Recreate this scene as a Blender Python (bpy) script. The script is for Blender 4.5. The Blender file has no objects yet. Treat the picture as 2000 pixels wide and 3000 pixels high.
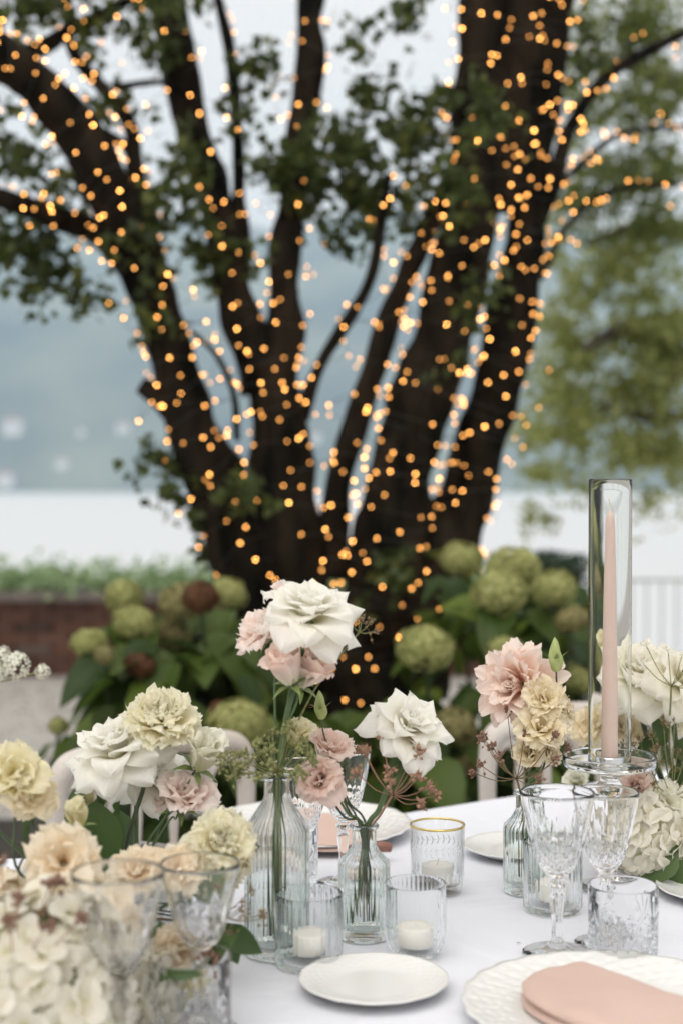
import bpy, math, random
import numpy as np
from mathutils import Vector, Matrix, noise as mnoise

R = random.Random(11)
NR = np.random.RandomState(7)
sc = bpy.context.scene
col = sc.collection
rad = math.radians
PI = math.pi

# ------------------------------------------------------------------ camera
F = 4167.0
TILT = math.atan(65 / F)
CAMZ, TZ = 1.28, 0.75
cam_d = bpy.data.cameras.new('camera')
cam = bpy.data.objects.new('camera', cam_d)
col.objects.link(cam)
sc.camera = cam
cam.location = (0, 0, CAMZ)
cam.rotation_euler = (PI / 2 - TILT, 0, 0)
cam_d.sensor_fit = 'VERTICAL'
cam_d.sensor_height = 36
cam_d.sensor_width = 24
cam_d.lens = 50
cam_d.clip_start = 0.05
cam_d.clip_end = 20000
cam_d.dof.use_dof = True
cam_d.dof.focus_distance = 1.80
cam_d.dof.aperture_fstop = 2.75

# ------------------------------------------------------------------ world: overcast daylight
SUN_EL, SUN_ROT = rad(58), rad(205)
w = bpy.data.worlds.new('World')
sc.world = w
w.use_nodes = True
wn, wl = w.node_tree.nodes, w.node_tree.links
wn.clear()
sky = wn.new('ShaderNodeTexSky')
sky.sky_type = 'NISHITA'
sky.sun_disc = False
sky.sun_elevation = SUN_EL
sky.sun_rotation = SUN_ROT
sky.air_density = 1.0
sky.dust_density = 3.0
tc = wn.new('ShaderNodeTexCoord')
cn = wn.new('ShaderNodeTexNoise')
cn.inputs['Scale'].default_value = 1.6
cn.inputs['Detail'].default_value = 4
cr = wn.new('ShaderNodeValToRGB')          # even cloud cover
cr.color_ramp.elements[0].color = (8.3, 7.6, 7.05, 1)
cr.color_ramp.elements[1].color = (9.3, 8.6, 8.0, 1)
cr.color_ramp.elements[0].position = .3
cr.color_ramp.elements[1].position = .7
mx = wn.new('ShaderNodeMix')
mx.data_type = 'RGBA'
mx.inputs[0].default_value = 0.97
bg = wn.new('ShaderNodeBackground')
bg.inputs['Strength'].default_value = 0.08
wo = wn.new('ShaderNodeOutputWorld')
wl.new(tc.outputs['Generated'], cn.inputs['Vector'])
wl.new(cn.outputs['Fac'], cr.inputs['Fac'])
wl.new(sky.outputs[0], mx.inputs[6])
wl.new(cr.outputs[0], mx.inputs[7])
wl.new(mx.outputs[2], bg.inputs['Color'])
wl.new(bg.outputs[0], wo.inputs['Surface'])

sun_d = bpy.data.lights.new('sun', 'SUN')
sun = bpy.data.objects.new('sun', sun_d)
col.objects.link(sun)
sun_d.energy = 1.5
sun_d.angle = rad(60)
sun_d.color = (1.0, 0.96, 0.9)
sun.rotation_euler = (PI / 2 - SUN_EL, 0, PI - SUN_ROT)

vs = sc.view_settings
vs.view_transform = 'Standard'
vs.look = 'None'
vs.gamma = 1
vs.use_curve_mapping = False
vs.exposure = 0.56
cy = sc.cycles
cy.use_denoising = True
cy.max_bounces = 32
cy.transmission_bounces = 32
cy.transparent_max_bounces = 16
cy.diffuse_bounces = 3
cy.glossy_bounces = 6
cy.volume_bounces = 2
cy.caustics_reflective = False
cy.caustics_refractive = True
cy.sample_clamp_indirect = 6
cy.blur_glossy = 0.5

# ------------------------------------------------------------------ helpers
def ray(px, py):
    x, z = (px - 1000) / F, -(py - 1500) / F
    c, s = math.cos(TILT), math.sin(TILT)
    return Vector((x, c + s * z, -s + c * z))

def P(px, py, d):            # a point of the place, seen in direction px, py at distance d
    r = ray(px, py)
    return Vector((0, 0, CAMZ)) + r * (d / r.y)

def T(px, py, z=TZ):         # where that direction meets the table top
    r = ray(px, py)
    return Vector((0, 0, CAMZ)) + r * ((z - CAMZ) / r.z)

S = 1.27551
def Q(x, y, d):
    return P(x * S, y * S, d)

def mesh(name, V, Fc, uv=None, smooth=True):
    me = bpy.data.meshes.new(name)
    me.from_pydata([tuple(v) for v in V], [], [tuple(f) for f in Fc])
    if smooth:
        me.polygons.foreach_set('use_smooth', [True] * len(me.polygons))
    if uv is not None:
        l = me.uv_layers.new(name='UVMap')
        li = np.empty(len(me.loops), dtype=np.int32)
        me.loops.foreach_get('vertex_index', li)
        l.data.foreach_set('uv', np.asarray(uv, dtype=np.float32)[li].ravel())
    me.update()
    return me

def obj(name, me, mat=None, parent=None, loc=None, rot=None, scale=None):
    o = bpy.data.objects.new(name, me)
    col.objects.link(o)
    if mat is not None and me is not None and not me.materials:
        me.materials.append(mat)
    if parent is not None:
        o.parent = parent
    if loc is not None:
        o.location = loc
    if rot is not None:
        o.rotation_euler = rot
    if scale is not None:
        o.scale = (scale,) * 3 if isinstance(scale, (int, float)) else scale
    return o

def tag(o, label=None, cat=None, group=None, kind=None):
    if label: o['label'] = label
    if cat: o['category'] = cat
    if group: o['group'] = group
    if kind: o['kind'] = kind
    return o

def thing(name, label, cat, loc=(0, 0, 0), rz=0, group=None):
    o = bpy.data.objects.new(name, None)
    col.objects.link(o)
    o.empty_display_size = .02
    o.location = loc
    o.rotation_euler = (0, 0, rz)
    return tag(o, label, cat, group)

def copy_tree(o, parent=None):
    c = o.copy()
    col.objects.link(c)
    c.parent = parent
    for ch in list(o.children):
        copy_tree(ch, c)
    return c

class MB:
    def __init__(s):
        s.V, s.F, s.uv = [], [], []
    def add(s, V, Fc, uv=None):
        b = len(s.V)
        s.V += [tuple(v) for v in V]
        s.F += [tuple(i + b for i in f) for f in Fc]
        s.uv += list(uv) if uv is not None else [(0, 0)] * len(V)
    def box(s, c, h, rz=0):
        V = []
        cs, sn = math.cos(rz), math.sin(rz)
        for dz in (-1, 1):
            for dx, dy in ((-1, -1), (1, -1), (1, 1), (-1, 1)):
                x, y = dx * h[0], dy * h[1]
                V.append((c[0] + x * cs - y * sn, c[1] + x * sn + y * cs, c[2] + dz * h[2]))
        s.add(V, [(3, 2, 1, 0), (4, 5, 6, 7), (0, 1, 5, 4), (1, 2, 6, 5), (2, 3, 7, 6), (3, 0, 4, 7)])
    def mesh(s, name, smooth=True):
        return mesh(name, s.V, s.F, s.uv, smooth)

def catmull(pts, n=6):
    pts = [np.array(p, dtype=float) for p in pts]
    if len(pts) < 3:
        a, b = pts[0], pts[-1]
        return [a + (b - a) * i / n for i in range(n + 1)]
    P_ = [2 * pts[0] - pts[1]] + pts + [2 * pts[-1] - pts[-2]]
    out = []
    for i in range(1, len(P_) - 2):
        p0, p1, p2, p3 = P_[i - 1:i + 3]
        for k in range(n):
            t = k / n
            out.append(.5 * ((2 * p1) + (-p0 + p2) * t + (2 * p0 - 5 * p1 + 4 * p2 - p3) * t * t + (-p0 + 3 * p1 - 3 * p2 + p3) * t ** 3))
    out.append(pts[-1])
    return out

def tube_geo(pts, radii, nseg=8, sub=6, rough=0.0, rfreq=6.0):
    """pts with a radius each -> smooth tapered tube"""
    full = [list(p) + [r] for p, r in zip(pts, radii)]
    c = catmull(full, sub)
    C = np.array([q[:3] for q in c]); rr = np.array([max(q[3], 1e-5) for q in c])
    Tn = np.gradient(C, axis=0)
    Tn /= np.linalg.norm(Tn, axis=1)[:, None] + 1e-12
    n = np.cross(Tn[0], (0, 1, 0.01))
    if np.linalg.norm(n) < 1e-3: n = np.cross(Tn[0], (1, 0, 0))
    n /= np.linalg.norm(n)
    V, Fc, uv = [], [], []
    m = len(C)
    for i in range(m):
        n = n - Tn[i] * n.dot(Tn[i]); n /= np.linalg.norm(n)
        b = np.cross(Tn[i], n)
        for k in range(nseg):
            a = 2 * PI * k / nseg
            d = n * math.cos(a) + b * math.sin(a)
            r = rr[i]
            if rough:
                q = C[i] + d * r
                r *= 1 + rough * mnoise.noise(Vector(q) * rfreq) + rough * .5 * mnoise.noise(Vector((q[0] * rfreq * 4, q[1] * rfreq * 4, q[2] * rfreq)))
            V.append(C[i] + d * r)
            uv.append((k / nseg, i / (m - 1)))
    for i in range(m - 1):
        for k in range(nseg):
            k2 = (k + 1) % nseg
            Fc.append((i * nseg + k, i * nseg + k2, (i + 1) * nseg + k2, (i + 1) * nseg + k))
    Fc.append(tuple(range(nseg))[::-1])
    Fc.append(tuple((m - 1) * nseg + k for k in range(nseg)))
    return V, Fc, uv, C, rr

def tube(name, pts, radii, mat, parent=None, nseg=8, sub=6, **kw):
    if isinstance(radii, (int, float)): radii = [radii] * len(pts)
    V, Fc, uv, C, rr = tube_geo(pts, radii, nseg, sub, **kw)
    return obj(name, mesh(name, V, Fc, uv), mat, parent)

def lathe_geo(prof, seg=64, fn=None, sub=1):
    """prof: (r, z) list; fn(theta, z, r, i) -> new r"""
    pr = list(prof)
    if sub > 1:
        new = []
        for a, b in zip(pr[:-1], pr[1:]):
            for k in range(sub):
                t = k / sub
                new.append((a[0] + (b[0] - a[0]) * t, a[1] + (b[1] - a[1]) * t))
        new.append(pr[-1]); pr = new
    V, Fc = [], []
    idx = []
    for i, (r, z) in enumerate(pr):
        if r < 1e-6:
            idx.append([len(V)] * seg); V.append((0, 0, z))
        else:
            row = []
            for k in range(seg):
                th = 2 * PI * k / seg
                r2 = fn(th, z, r, i / (len(pr) - 1)) if fn else r
                row.append(len(V)); V.append((r2 * math.cos(th), r2 * math.sin(th), z))
            idx.append(row)
    for i in range(len(pr) - 1):
        A, B = idx[i], idx[i + 1]
        for k in range(seg):
            k2 = (k + 1) % seg
            f = [A[k], A[k2], B[k2], B[k]]
            g = []
            for q in f:
                if q not in g: g.append(q)
            if len(g) > 2: Fc.append(tuple(g))
    return V, Fc

def lathe(name, prof, mat, parent=None, seg=64, fn=None, sub=1, loc=None):
    V, Fc = lathe_geo(prof, seg, fn, sub)
    return obj(name, mesh(name, V, Fc), mat, parent, loc)

def smooth_prof(pts, n=5):
    return [tuple(p) for p in catmull([(a, b) for a, b in pts], n)]

# ------------------------------------------------------------------ materials
def nmat(name):
    m = bpy.data.materials.new(name)
    m.use_nodes = True
    nt = m.node_tree
    nt.nodes.clear()
    out = nt.nodes.new('ShaderNodeOutputMaterial')
    return m, nt, nt.nodes, nt.links, out

def principled(name, c, rough=.5, noise=0.0, nscale=8, bump=0.0, bscale=60, c2=None, metal=0, sss=0, coat=0, spec=.5, rand=0.0, nd=4, detail=5):
    m, nt, N, L, out = nmat(name)
    b = N.new('ShaderNodeBsdfPrincipled')
    b.inputs['Roughness'].default_value = rough
    b.inputs['Metallic'].default_value = metal
    b.inputs['Coat Weight'].default_value = coat
    b.inputs['Specular IOR Level'].default_value = spec
    if sss:
        b.inputs['Subsurface Weight'].default_value = sss
        b.inputs['Subsurface Radius'].default_value = (.01, .006, .004)
        b.inputs['Subsurface Scale'].default_value = 1
    L.new(b.outputs[0], out.inputs[0])
    t = N.new('ShaderNodeTexCoord')
    if c2 is None:
        c2 = tuple(x * (1 - noise) for x in c)
    n = N.new('ShaderNodeTexNoise'); n.inputs['Scale'].default_value = nscale; n.inputs['Detail'].default_value = detail
    L.new(t.outputs['Object'], n.inputs['Vector'])
    r = N.new('ShaderNodeValToRGB')
    r.color_ramp.elements[0].position = .35; r.color_ramp.elements[1].position = .65
    r.color_ramp.elements[0].color = (*c2, 1); r.color_ramp.elements[1].color = (*c, 1)
    L.new(n.outputs['Fac'], r.inputs['Fac'])
    L.new(r.outputs[0], b.inputs['Base Color'])
    if bump:
        n2 = N.new('ShaderNodeTexNoise'); n2.inputs['Scale'].default_value = bscale; n2.inputs['Detail'].default_value = nd
        L.new(t.outputs['Object'], n2.inputs['Vector'])
        bp = N.new('ShaderNodeBump'); bp.inputs['Strength'].default_value = 1; bp.inputs['Distance'].default_value = bump
        L.new(n2.outputs['Fac'], bp.inputs['Height']); L.new(bp.outputs[0], b.inputs['Normal'])
    return m

def petal_mat(name, base, tip, trans=.35, mid=None, pos=.35, vein=.06):
    """petal colour runs from its base to its tip (the flower's own colour)"""
    m, nt, N, L, out = nmat(name)
    t = N.new('ShaderNodeTexCoord'); sx = N.new('ShaderNodeSeparateXYZ')
    L.new(t.outputs['UV'], sx.inputs[0])
    r = N.new('ShaderNodeValToRGB')
    r.color_ramp.elements[0].color = (*base, 1); r.color_ramp.elements[1].color = (*tip, 1)
    r.color_ramp.elements[0].position = .05; r.color_ramp.elements[1].position = .8
    if mid:
        e = r.color_ramp.elements.new(pos); e.color = (*mid, 1)
    L.new(sx.outputs['Y'], r.inputs['Fac'])
    wv = N.new('ShaderNodeTexNoise'); wv.inputs['Scale'].default_value = 1; wv.inputs['Detail'].default_value = 3
    mp = N.new('ShaderNodeMapping'); mp.inputs['Scale'].default_value = (26, 2.2, 1)
    L.new(t.outputs['UV'], mp.inputs[0]); L.new(mp.outputs[0], wv.inputs['Vector'])
    hs = N.new('ShaderNodeHueSaturation')
    mr = N.new('ShaderNodeMapRange'); mr.inputs['To Min'].default_value = 1 - vein; mr.inputs['To Max'].default_value = 1 + vein
    L.new(wv.outputs['Fac'], mr.inputs['Value']); L.new(mr.outputs[0], hs.inputs['Value']); L.new(r.outputs[0], hs.inputs['Color'])
    d = N.new('ShaderNodeBsdfPrincipled'); d.inputs['Roughness'].default_value = .55; d.inputs['Specular IOR Level'].default_value = .25
    tr = N.new('ShaderNodeBsdfTranslucent')
    mixs = N.new('ShaderNodeMixShader'); mixs.inputs[0].default_value = trans
    bp = N.new('ShaderNodeBump'); bp.inputs['Strength'].default_value = .5; bp.inputs['Distance'].default_value = .0006
    L.new(wv.outputs['Fac'], bp.inputs['Height']); L.new(bp.outputs[0], d.inputs['Normal'])
    L.new(hs.outputs[0], d.inputs['Base Color']); L.new(hs.outputs[0], tr.inputs[0])
    L.new(d.outputs[0], mixs.inputs[1]); L.new(tr.outputs[0], mixs.inputs[2]); L.new(mixs.outputs[0], out.inputs[0])
    return m

def leaf_mat(name, c1, c2, trans=.3, rough=.45, c3=None, island=True):
    m, nt, N, L, out = nmat(name)
    g = N.new('ShaderNodeNewGeometry')
    oi = N.new('ShaderNodeObjectInfo')
    r = N.new('ShaderNodeValToRGB')
    r.color_ramp.elements[0].color = (*c1, 1); r.color_ramp.elements[1].color = (*c2, 1)
    if c3:
        e = r.color_ramp.elements.new(.85); e.color = (*c2, 1)
        r.color_ramp.elements[-1].color = (*c3, 1)
    L.new((g.outputs['Random Per Island'] if island else oi.outputs['Random']), r.inputs['Fac'])
    d = N.new('ShaderNodeBsdfPrincipled'); d.inputs['Roughness'].default_value = rough; d.inputs['Specular IOR Level'].default_value = .35
    tr = N.new('ShaderNodeBsdfTranslucent')
    mixs = N.new('ShaderNodeMixShader'); mixs.inputs[0].default_value = trans
    L.new(r.outputs[0], d.inputs['Base Color']); L.new(r.outputs[0], tr.inputs[0])
    L.new(d.outputs[0], mixs.inputs[1]); L.new(tr.outputs[0], mixs.inputs[2]); L.new(mixs.outputs[0], out.inputs[0])
    return m

def glass_mat(name, c=(1, 1, 1), ior=1.3, refl=.7, thin=False, pw=4.5, rough=0.0):
    """bends what is behind it and mirrors its surroundings towards its edges"""
    m, nt, N, L, out = nmat(name)
    if thin:
        b = N.new('ShaderNodeBsdfTransparent')
    else:
        b = N.new('ShaderNodeBsdfGlass'); b.inputs['Roughness'].default_value = rough; b.inputs['IOR'].default_value = ior
        b.inputs['Color'].default_value = (*c, 1); L.new(b.outputs[0], out.inputs[0]); return m
    b.inputs['Color'].default_value = (*c, 1)
    g = N.new('ShaderNodeBsdfGlossy'); g.inputs['Roughness'].default_value = .0
    lw = N.new('ShaderNodeLayerWeight'); lw.inputs['Blend'].default_value = .5
    p = N.new('ShaderNodeMath'); p.operation = 'POWER'; p.inputs[1].default_value = pw
    q = N.new('ShaderNodeMath'); q.operation = 'MULTIPLY_ADD'; q.inputs[1].default_value = refl; q.inputs[2].default_value = .035
    L.new(lw.outputs['Facing'], p.inputs[0]); L.new(p.outputs[0], q.inputs[0])
    x = N.new('ShaderNodeMixShader'); L.new(q.outputs[0], x.inputs[0]); L.new(b.outputs[0], x.inputs[1]); L.new(g.outputs[0], x.inputs[2]); L.new(x.outputs[0], out.inputs[0])
    return m

M = {}
M['cloth'] = principled('white_linen', (.74, .755, .81), .85, .03, 3, .00003, 700, spec=.15)
_nt = M['cloth'].node_tree
_b = [n for n in _nt.nodes if n.type == 'BSDF_PRINCIPLED'][0]
_bp = [n for n in _nt.nodes if n.type == 'BUMP'][0]
_n = _nt.nodes.new('ShaderNodeTexNoise'); _n.inputs['Scale'].default_value = 4.5; _n.inputs['Detail'].default_value = 3; _n.inputs['Distortion'].default_value = .8
_b2 = _nt.nodes.new('ShaderNodeBump'); _b2.inputs['Distance'].default_value = .022; _b2.inputs['Strength'].default_value = .8
_nt.links.new([n for n in _nt.nodes if n.type == 'TEX_COORD'][0].outputs['Object'], _n.inputs['Vector'])
_nt.links.new(_n.outputs['Fac'], _b2.inputs['Height']); _nt.links.new(_bp.outputs[0], _b2.inputs['Normal']); _nt.links.new(_b2.outputs[0], _b.inputs['Normal'])
M['glass'] = glass_mat('clear_glass', (.995, .998, .997), 1.35)
M['pressed'] = glass_mat('pressed_glass', (.992, .998, .996), 1.12, rough=.06)
M['pressed_cut'] = glass_mat('pressed_cut_glass', (.995, .997, .997), 1.15, rough=.03)
M['plain'] = glass_mat('plain_thin_glass', (.985, .992, .99), thin=True, refl=.75, pw=2.2)
M['green_glass'] = glass_mat('greenish_glass', (.985, .995, .99), 1.3)
M['thin_tube'] = glass_mat('thin_tube_glass', (.985, .99, .985), 1.22)
M['crystal'] = glass_mat('cut_crystal', (1, 1, 1), 1.38)
M['water'] = glass_mat('vase_water', (.97, .99, .98), thin=True, refl=.2, pw=3)
M['etched'] = principled('etched_glass', (.85, .86, .88), .5)
M['gold'] = principled('gold_rim_paint', (.75, .58, .22), .28, metal=1)
M['chrome'] = principled('chrome', (.75, .75, .77), .15, metal=1)
M['steel'] = principled('cutlery_steel', (.6, .6, .62), .2, metal=1)
M['china'] = principled('white_china', (.78, .78, .76), .22, .02, 5, coat=.3)
M['wax_white'] = principled('white_wax', (.82, .80, .75), .5, sss=.2)
M['wax_pink'] = principled('blush_wax', (.80, .61, .53), .42, .04, 20, sss=.15)
M['wick'] = principled('wick', (.75, .7, .62), .9)
M['napkin'] = principled('blush_cotton', (.62, .455, .39), .9, .08, 6, .00006, 600, spec=.15)
M['napkin_dark'] = principled('brown_napkin_fold', (.28, .13, .09), .5, .1, 10)  # brown cloth colour for the darker rolled fold of the back napkin
M['stem'] = principled('flower_stem', (.10, .16, .06), .5, .3, 40)
M['stem_dark'] = principled('dark_flower_stem', (.055, .085, .035), .5, .3, 40)
M['stem_brown'] = principled('brown_flower_stem', (.34, .19, .12), .6, .3, 40)
M['sepal'] = principled('green_sepal', (.20, .27, .08), .5, .25, 60)
M['bud'] = principled('green_bud', (.40, .46, .16), .5, .25, 80)
M['rose_white'] = petal_mat('white_rose_petal', (.90, .87, .66), (.97, .96, .91), .55, (.96, .94, .86), .3)
M['rose_white2'] = petal_mat('ivory_rose_petal', (.90, .86, .62), (.96, .94, .86), .55, (.95, .92, .80), .3)
M['carn_cream'] = petal_mat('cream_carnation_petal', (.92, .82, .50), (.96, .93, .76), .5, (.95, .89, .66), .4)
M['lis_pink'] = petal_mat('blush_lisianthus_petal', (.92, .88, .72), (.97, .80, .72), .48, (.97, .87, .80), .35)
M['lis_blush'] = petal_mat('pale_pink_lisianthus_petal', (.92, .86, .72), (.97, .86, .80), .48, (.97, .81, .73), .5)
M['lis_cream'] = petal_mat('cream_lisianthus_petal', (.84, .74, .38), (.93, .84, .64), .42, (.92, .80, .54), .4)
M['lis_peach'] = petal_mat('peach_lisianthus_petal', (.84, .62, .30), (.95, .86, .70), .48, (.93, .80, .60), .4)
M['lis_yellow'] = petal_mat('pale_yellow_lisianthus_petal', (.78, .72, .30), (.92, .87, .64), .42, (.90, .82, .50), .4)
M['lis_white'] = petal_mat('white_lisianthus_petal', (.80, .80, .50), (.92, .91, .80), .42, (.90, .88, .72), .35)
M['dahlia'] = petal_mat('blush_dahlia_petal', (.92, .58, .42), (.97, .84, .76), .48, (.96, .74, .62), .35)
M['hyd_white'] = petal_mat('white_hydrangea_petal', (.78, .76, .52), (.91, .88, .78), .42, (.90, .86, .73), .3)
M['hyd_cream'] = petal_mat('cream_hydrangea_petal', (.80, .70, .48), (.91, .83, .68), .42, (.90, .80, .62), .3)
M['lace_green'] = principled('green_seed_umbel', (.26, .27, .10), .7, .4, 300)
M['lace_brown'] = principled('brown_seed_umbel', (.38, .22, .14), .7, .4, 300)
M['lace_tan'] = principled('tan_seed_umbel', (.24, .17, .08), .7, .4, 300)
M['lace_plum'] = principled('plum_seed_umbel', (.27, .15, .10), .7, .4, 300)
M['scabiosa'] = principled('white_lace_floret', (.78, .78, .66), .7, .1, 200)
M['leaf_cut'] = leaf_mat('bouquet_leaf', (.045, .085, .022), (.075, .13, .035), .2, .4, island=False)
M['leaf_yell'] = leaf_mat('lime_leaf', (.28, .33, .06), (.36, .38, .10), .35, .5, island=False)
M['bark'] = principled('dark_bark', (.028, .021, .014), .95, .5, 12, .04, 34, c2=(.004, .004, .003), spec=.05)
_nt = M['bark'].node_tree
_tc = [n for n in _nt.nodes if n.type == 'TEX_COORD'][0]
_mp = _nt.nodes.new('ShaderNodeMapping'); _mp.inputs['Scale'].default_value = (1, 1, .28)
_tg = [(l.to_socket) for l in _nt.links if l.from_node == _tc]
for _s in _tg: _nt.links.new(_mp.outputs[0], _s)
_nt.links.new(_tc.outputs['Object'], _mp.inputs[0])
M['bark_far'] = principled('grey_bark', (.10, .085, .065), .9, .5, 7, .01, 30, spec=.2)
M['ivy'] = leaf_mat('tree_leaf', (.030, .045, .012), (.085, .115, .028), .5, .5, (.16, .18, .04))
M['far_leaf'] = leaf_mat('light_green_leaf', (.22, .25, .07), (.40, .43, .15), .62, .5, (.52, .54, .24))
M['far_leaf_dark'] = leaf_mat('deep_green_leaf', (.09, .12, .03), (.26, .30, .09), .6, .5)
M['wall_ivy'] = leaf_mat('creeper_leaf', (.16, .27, .10), (.42, .54, .31), .4, .4, (.6, .68, .50))
M['hedge'] = leaf_mat('hedge_leaf', (.012, .03, .012), (.03, .06, .022), .25, .5)
M['hyd_leaf'] = leaf_mat('hydrangea_leaf', (.03, .06, .012), (.09, .14, .022), .4, .5, (.20, .26, .035), island=False)
M['hyd_green'] = leaf_mat('green_hydrangea_floret', (.30, .33, .10), (.52, .52, .22), .35, .6, (.62, .60, .30))
M['hyd_mix'] = leaf_mat('fading_hydrangea_floret', (.22, .17, .07), (.38, .36, .15), .3, .6, (.45, .43, .2))
M['hyd_brown'] = leaf_mat('dried_hydrangea_floret', (.09, .035, .015), (.19, .085, .035), .3, .6)
M['gravel'] = principled('gravel', (.44, .42, .385), .9, .2, 12, .01, 60, c2=(.32, .30, .275))
M['pebble'] = leaf_mat('pebble', (.30, .27, .25), (.52, .49, .46), 0, .8, (.62, .6, .57))
M['terracotta'] = principled('weathered_red_brick', (.12, .055, .035), .9, .3, 2.2, .01, 30, c2=(.085, .045, .032))
M['mortar'] = principled('dark_mortar', (.085, .055, .045), .95, .3, 9)
M['coping'] = principled('stone_coping', (.22, .19, .17), .9, .4, 5, .004, 60)
M['lake'] = None
M['forest'] = principled('mountain_forest', (.15, .17, .11), .95, .4, .006, c2=(.015, .035, .028), detail=9)
M['plaster'] = principled('pale_house_plaster', (.75, .72, .68), .9, .1, .2)
M['roof'] = principled('roof_tiles', (.3, .15, .1), .9, .2, .3)
M['window'] = principled('dark_window', (.04, .045, .05), .2)
M['chair'] = principled('whitewashed_wood', (.64, .60, .56), .5, .12, 9, .0006, 120, c2=(.52, .46, .40))
M['chair_worn'] = principled('worn_gilt_ring', (.42, .31, .20), .5, .3, 60)
M['iron'] = principled('pale_painted_iron', (.45, .47, .48), .5)
M['earth'] = principled('dark_soil', (.035, .028, .02), .95, .4, 9, .01, 40)
M['ceramic'] = principled('white_ceramic', (.7, .7, .68), .4)

def emis_mat():
    m, nt, N, L, out = nmat('warm_bulb')
    oi = N.new('ShaderNodeObjectInfo')
    mr = N.new('ShaderNodeMapRange')
    pw = N.new('ShaderNodeMath'); pw.operation = 'POWER'; pw.inputs[1].default_value = 2.0; L.new(oi.outputs['Random'], pw.inputs[0])
    mr.inputs['To Min'].default_value = 5.0; mr.inputs['To Max'].default_value = 25.0
    e = N.new('ShaderNodeEmission'); e.inputs['Color'].default_value = (1, .42, .10, 1)
    L.new(pw.outputs[0], mr.inputs['Value']); L.new(mr.outputs[0], e.inputs['Strength']); L.new(e.outputs[0], out.inputs[0])
    m.cycles.emission_sampling = 'FRONT'
    return m
M['bulb'] = emis_mat()
M['wire'] = principled('dark_wire', (.02, .025, .02), .6)

# ------------------------------------------------------------------ setting: terrace, lake, mountains
def grid(name, x0, x1, y0, y1, nx, ny, fz, mat, parent=None):
    V, Fc = [], []
    for j in range(ny + 1):
        for i in range(nx + 1):
            x, y = x0 + (x1 - x0) * i / nx, y0 + (y1 - y0) * j / ny
            V.append((x, y, fz(x, y)))
    for j in range(ny):
        for i in range(nx):
            a = j * (nx + 1) + i
            Fc.append((a, a + 1, a + nx + 2, a + nx + 1))
    return obj(name, mesh(name, V, Fc), mat, parent)

ter = grid('gravel_terrace', -14, 14, -8, 10.4, 60, 40, lambda x, y: .008 * mnoise.noise(Vector((x * 2, y * 2, 0))), M['gravel'])
tag(ter, kind='structure')
mb = MB(); mb.box((0, 10.45, -1.4), (14, .05, 1.35)); mb.box((0, 1.2, -1.4), (14, 9.2, 1.3))
tag(obj('terrace_edge', mb.mesh('terrace_edge', False), M['coping']), kind='structure')

def lake_mat():
    m, nt, N, L, out = nmat('rippled_lake')
    b = N.new('ShaderNodeBsdfPrincipled')
    b.inputs['Base Color'].default_value = (.62, .64, .65, 1); b.inputs['Roughness'].default_value = .40
    b.inputs['IOR'].default_value = 1.6
    t = N.new('ShaderNodeTexCoord'); n = N.new('ShaderNodeTexNoise'); n.inputs['Scale'].default_value = 1.2; n.inputs['Detail'].default_value = 6
    mp = N.new('ShaderNodeMapping'); mp.inputs['Scale'].default_value = (.5, 1.6, 1)
    L.new(t.outputs['Object'], mp.inputs[0]); L.new(mp.outputs[0], n.inputs['Vector'])
    bp = N.new('ShaderNodeBump'); bp.inputs['Distance'].default_value = .25
    L.new(n.outputs['Fac'], bp.inputs['Height']); L.new(bp.outputs[0], b.inputs['Normal']); L.new(b.outputs[0], out.inputs[0])
    return m
LZ = -1.5
o = grid('lake_water', -2500, 2500, -300, 3300, 4, 4, lambda x, y: LZ, lake_mat())
tag(o, kind='structure')

def mtn(x, y):
    y0 = 1330 + 120 * mnoise.noise(Vector((x / 900, 0, 3)))
    t = max(0, min(1, (y - y0) / 1100))
    ridge = 455 + 130 * mnoise.noise(Vector((x / 1100 + 4.2, 1.7, 0))) + 40 * mnoise.noise(Vector((x / 350, 5, 0)))
    ridge -= .00 * x
    h = ridge * (t ** .75) + 70 * t * mnoise.fractal(Vector((x / 260, y / 260, 0)), 1, 2, 5)
    return LZ - 6 + h if t > 0 else LZ - 6
o = grid('far_mountains', -2500, 2500, 1100, 3200, 160, 60, mtn, M['forest'])
tag(o, kind='structure')
o = grid('lake_bed', -2500, 2500, -300, 3300, 2, 2, lambda x, y: -4.0, M['coping'])
tag(o, kind='structure')

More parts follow.
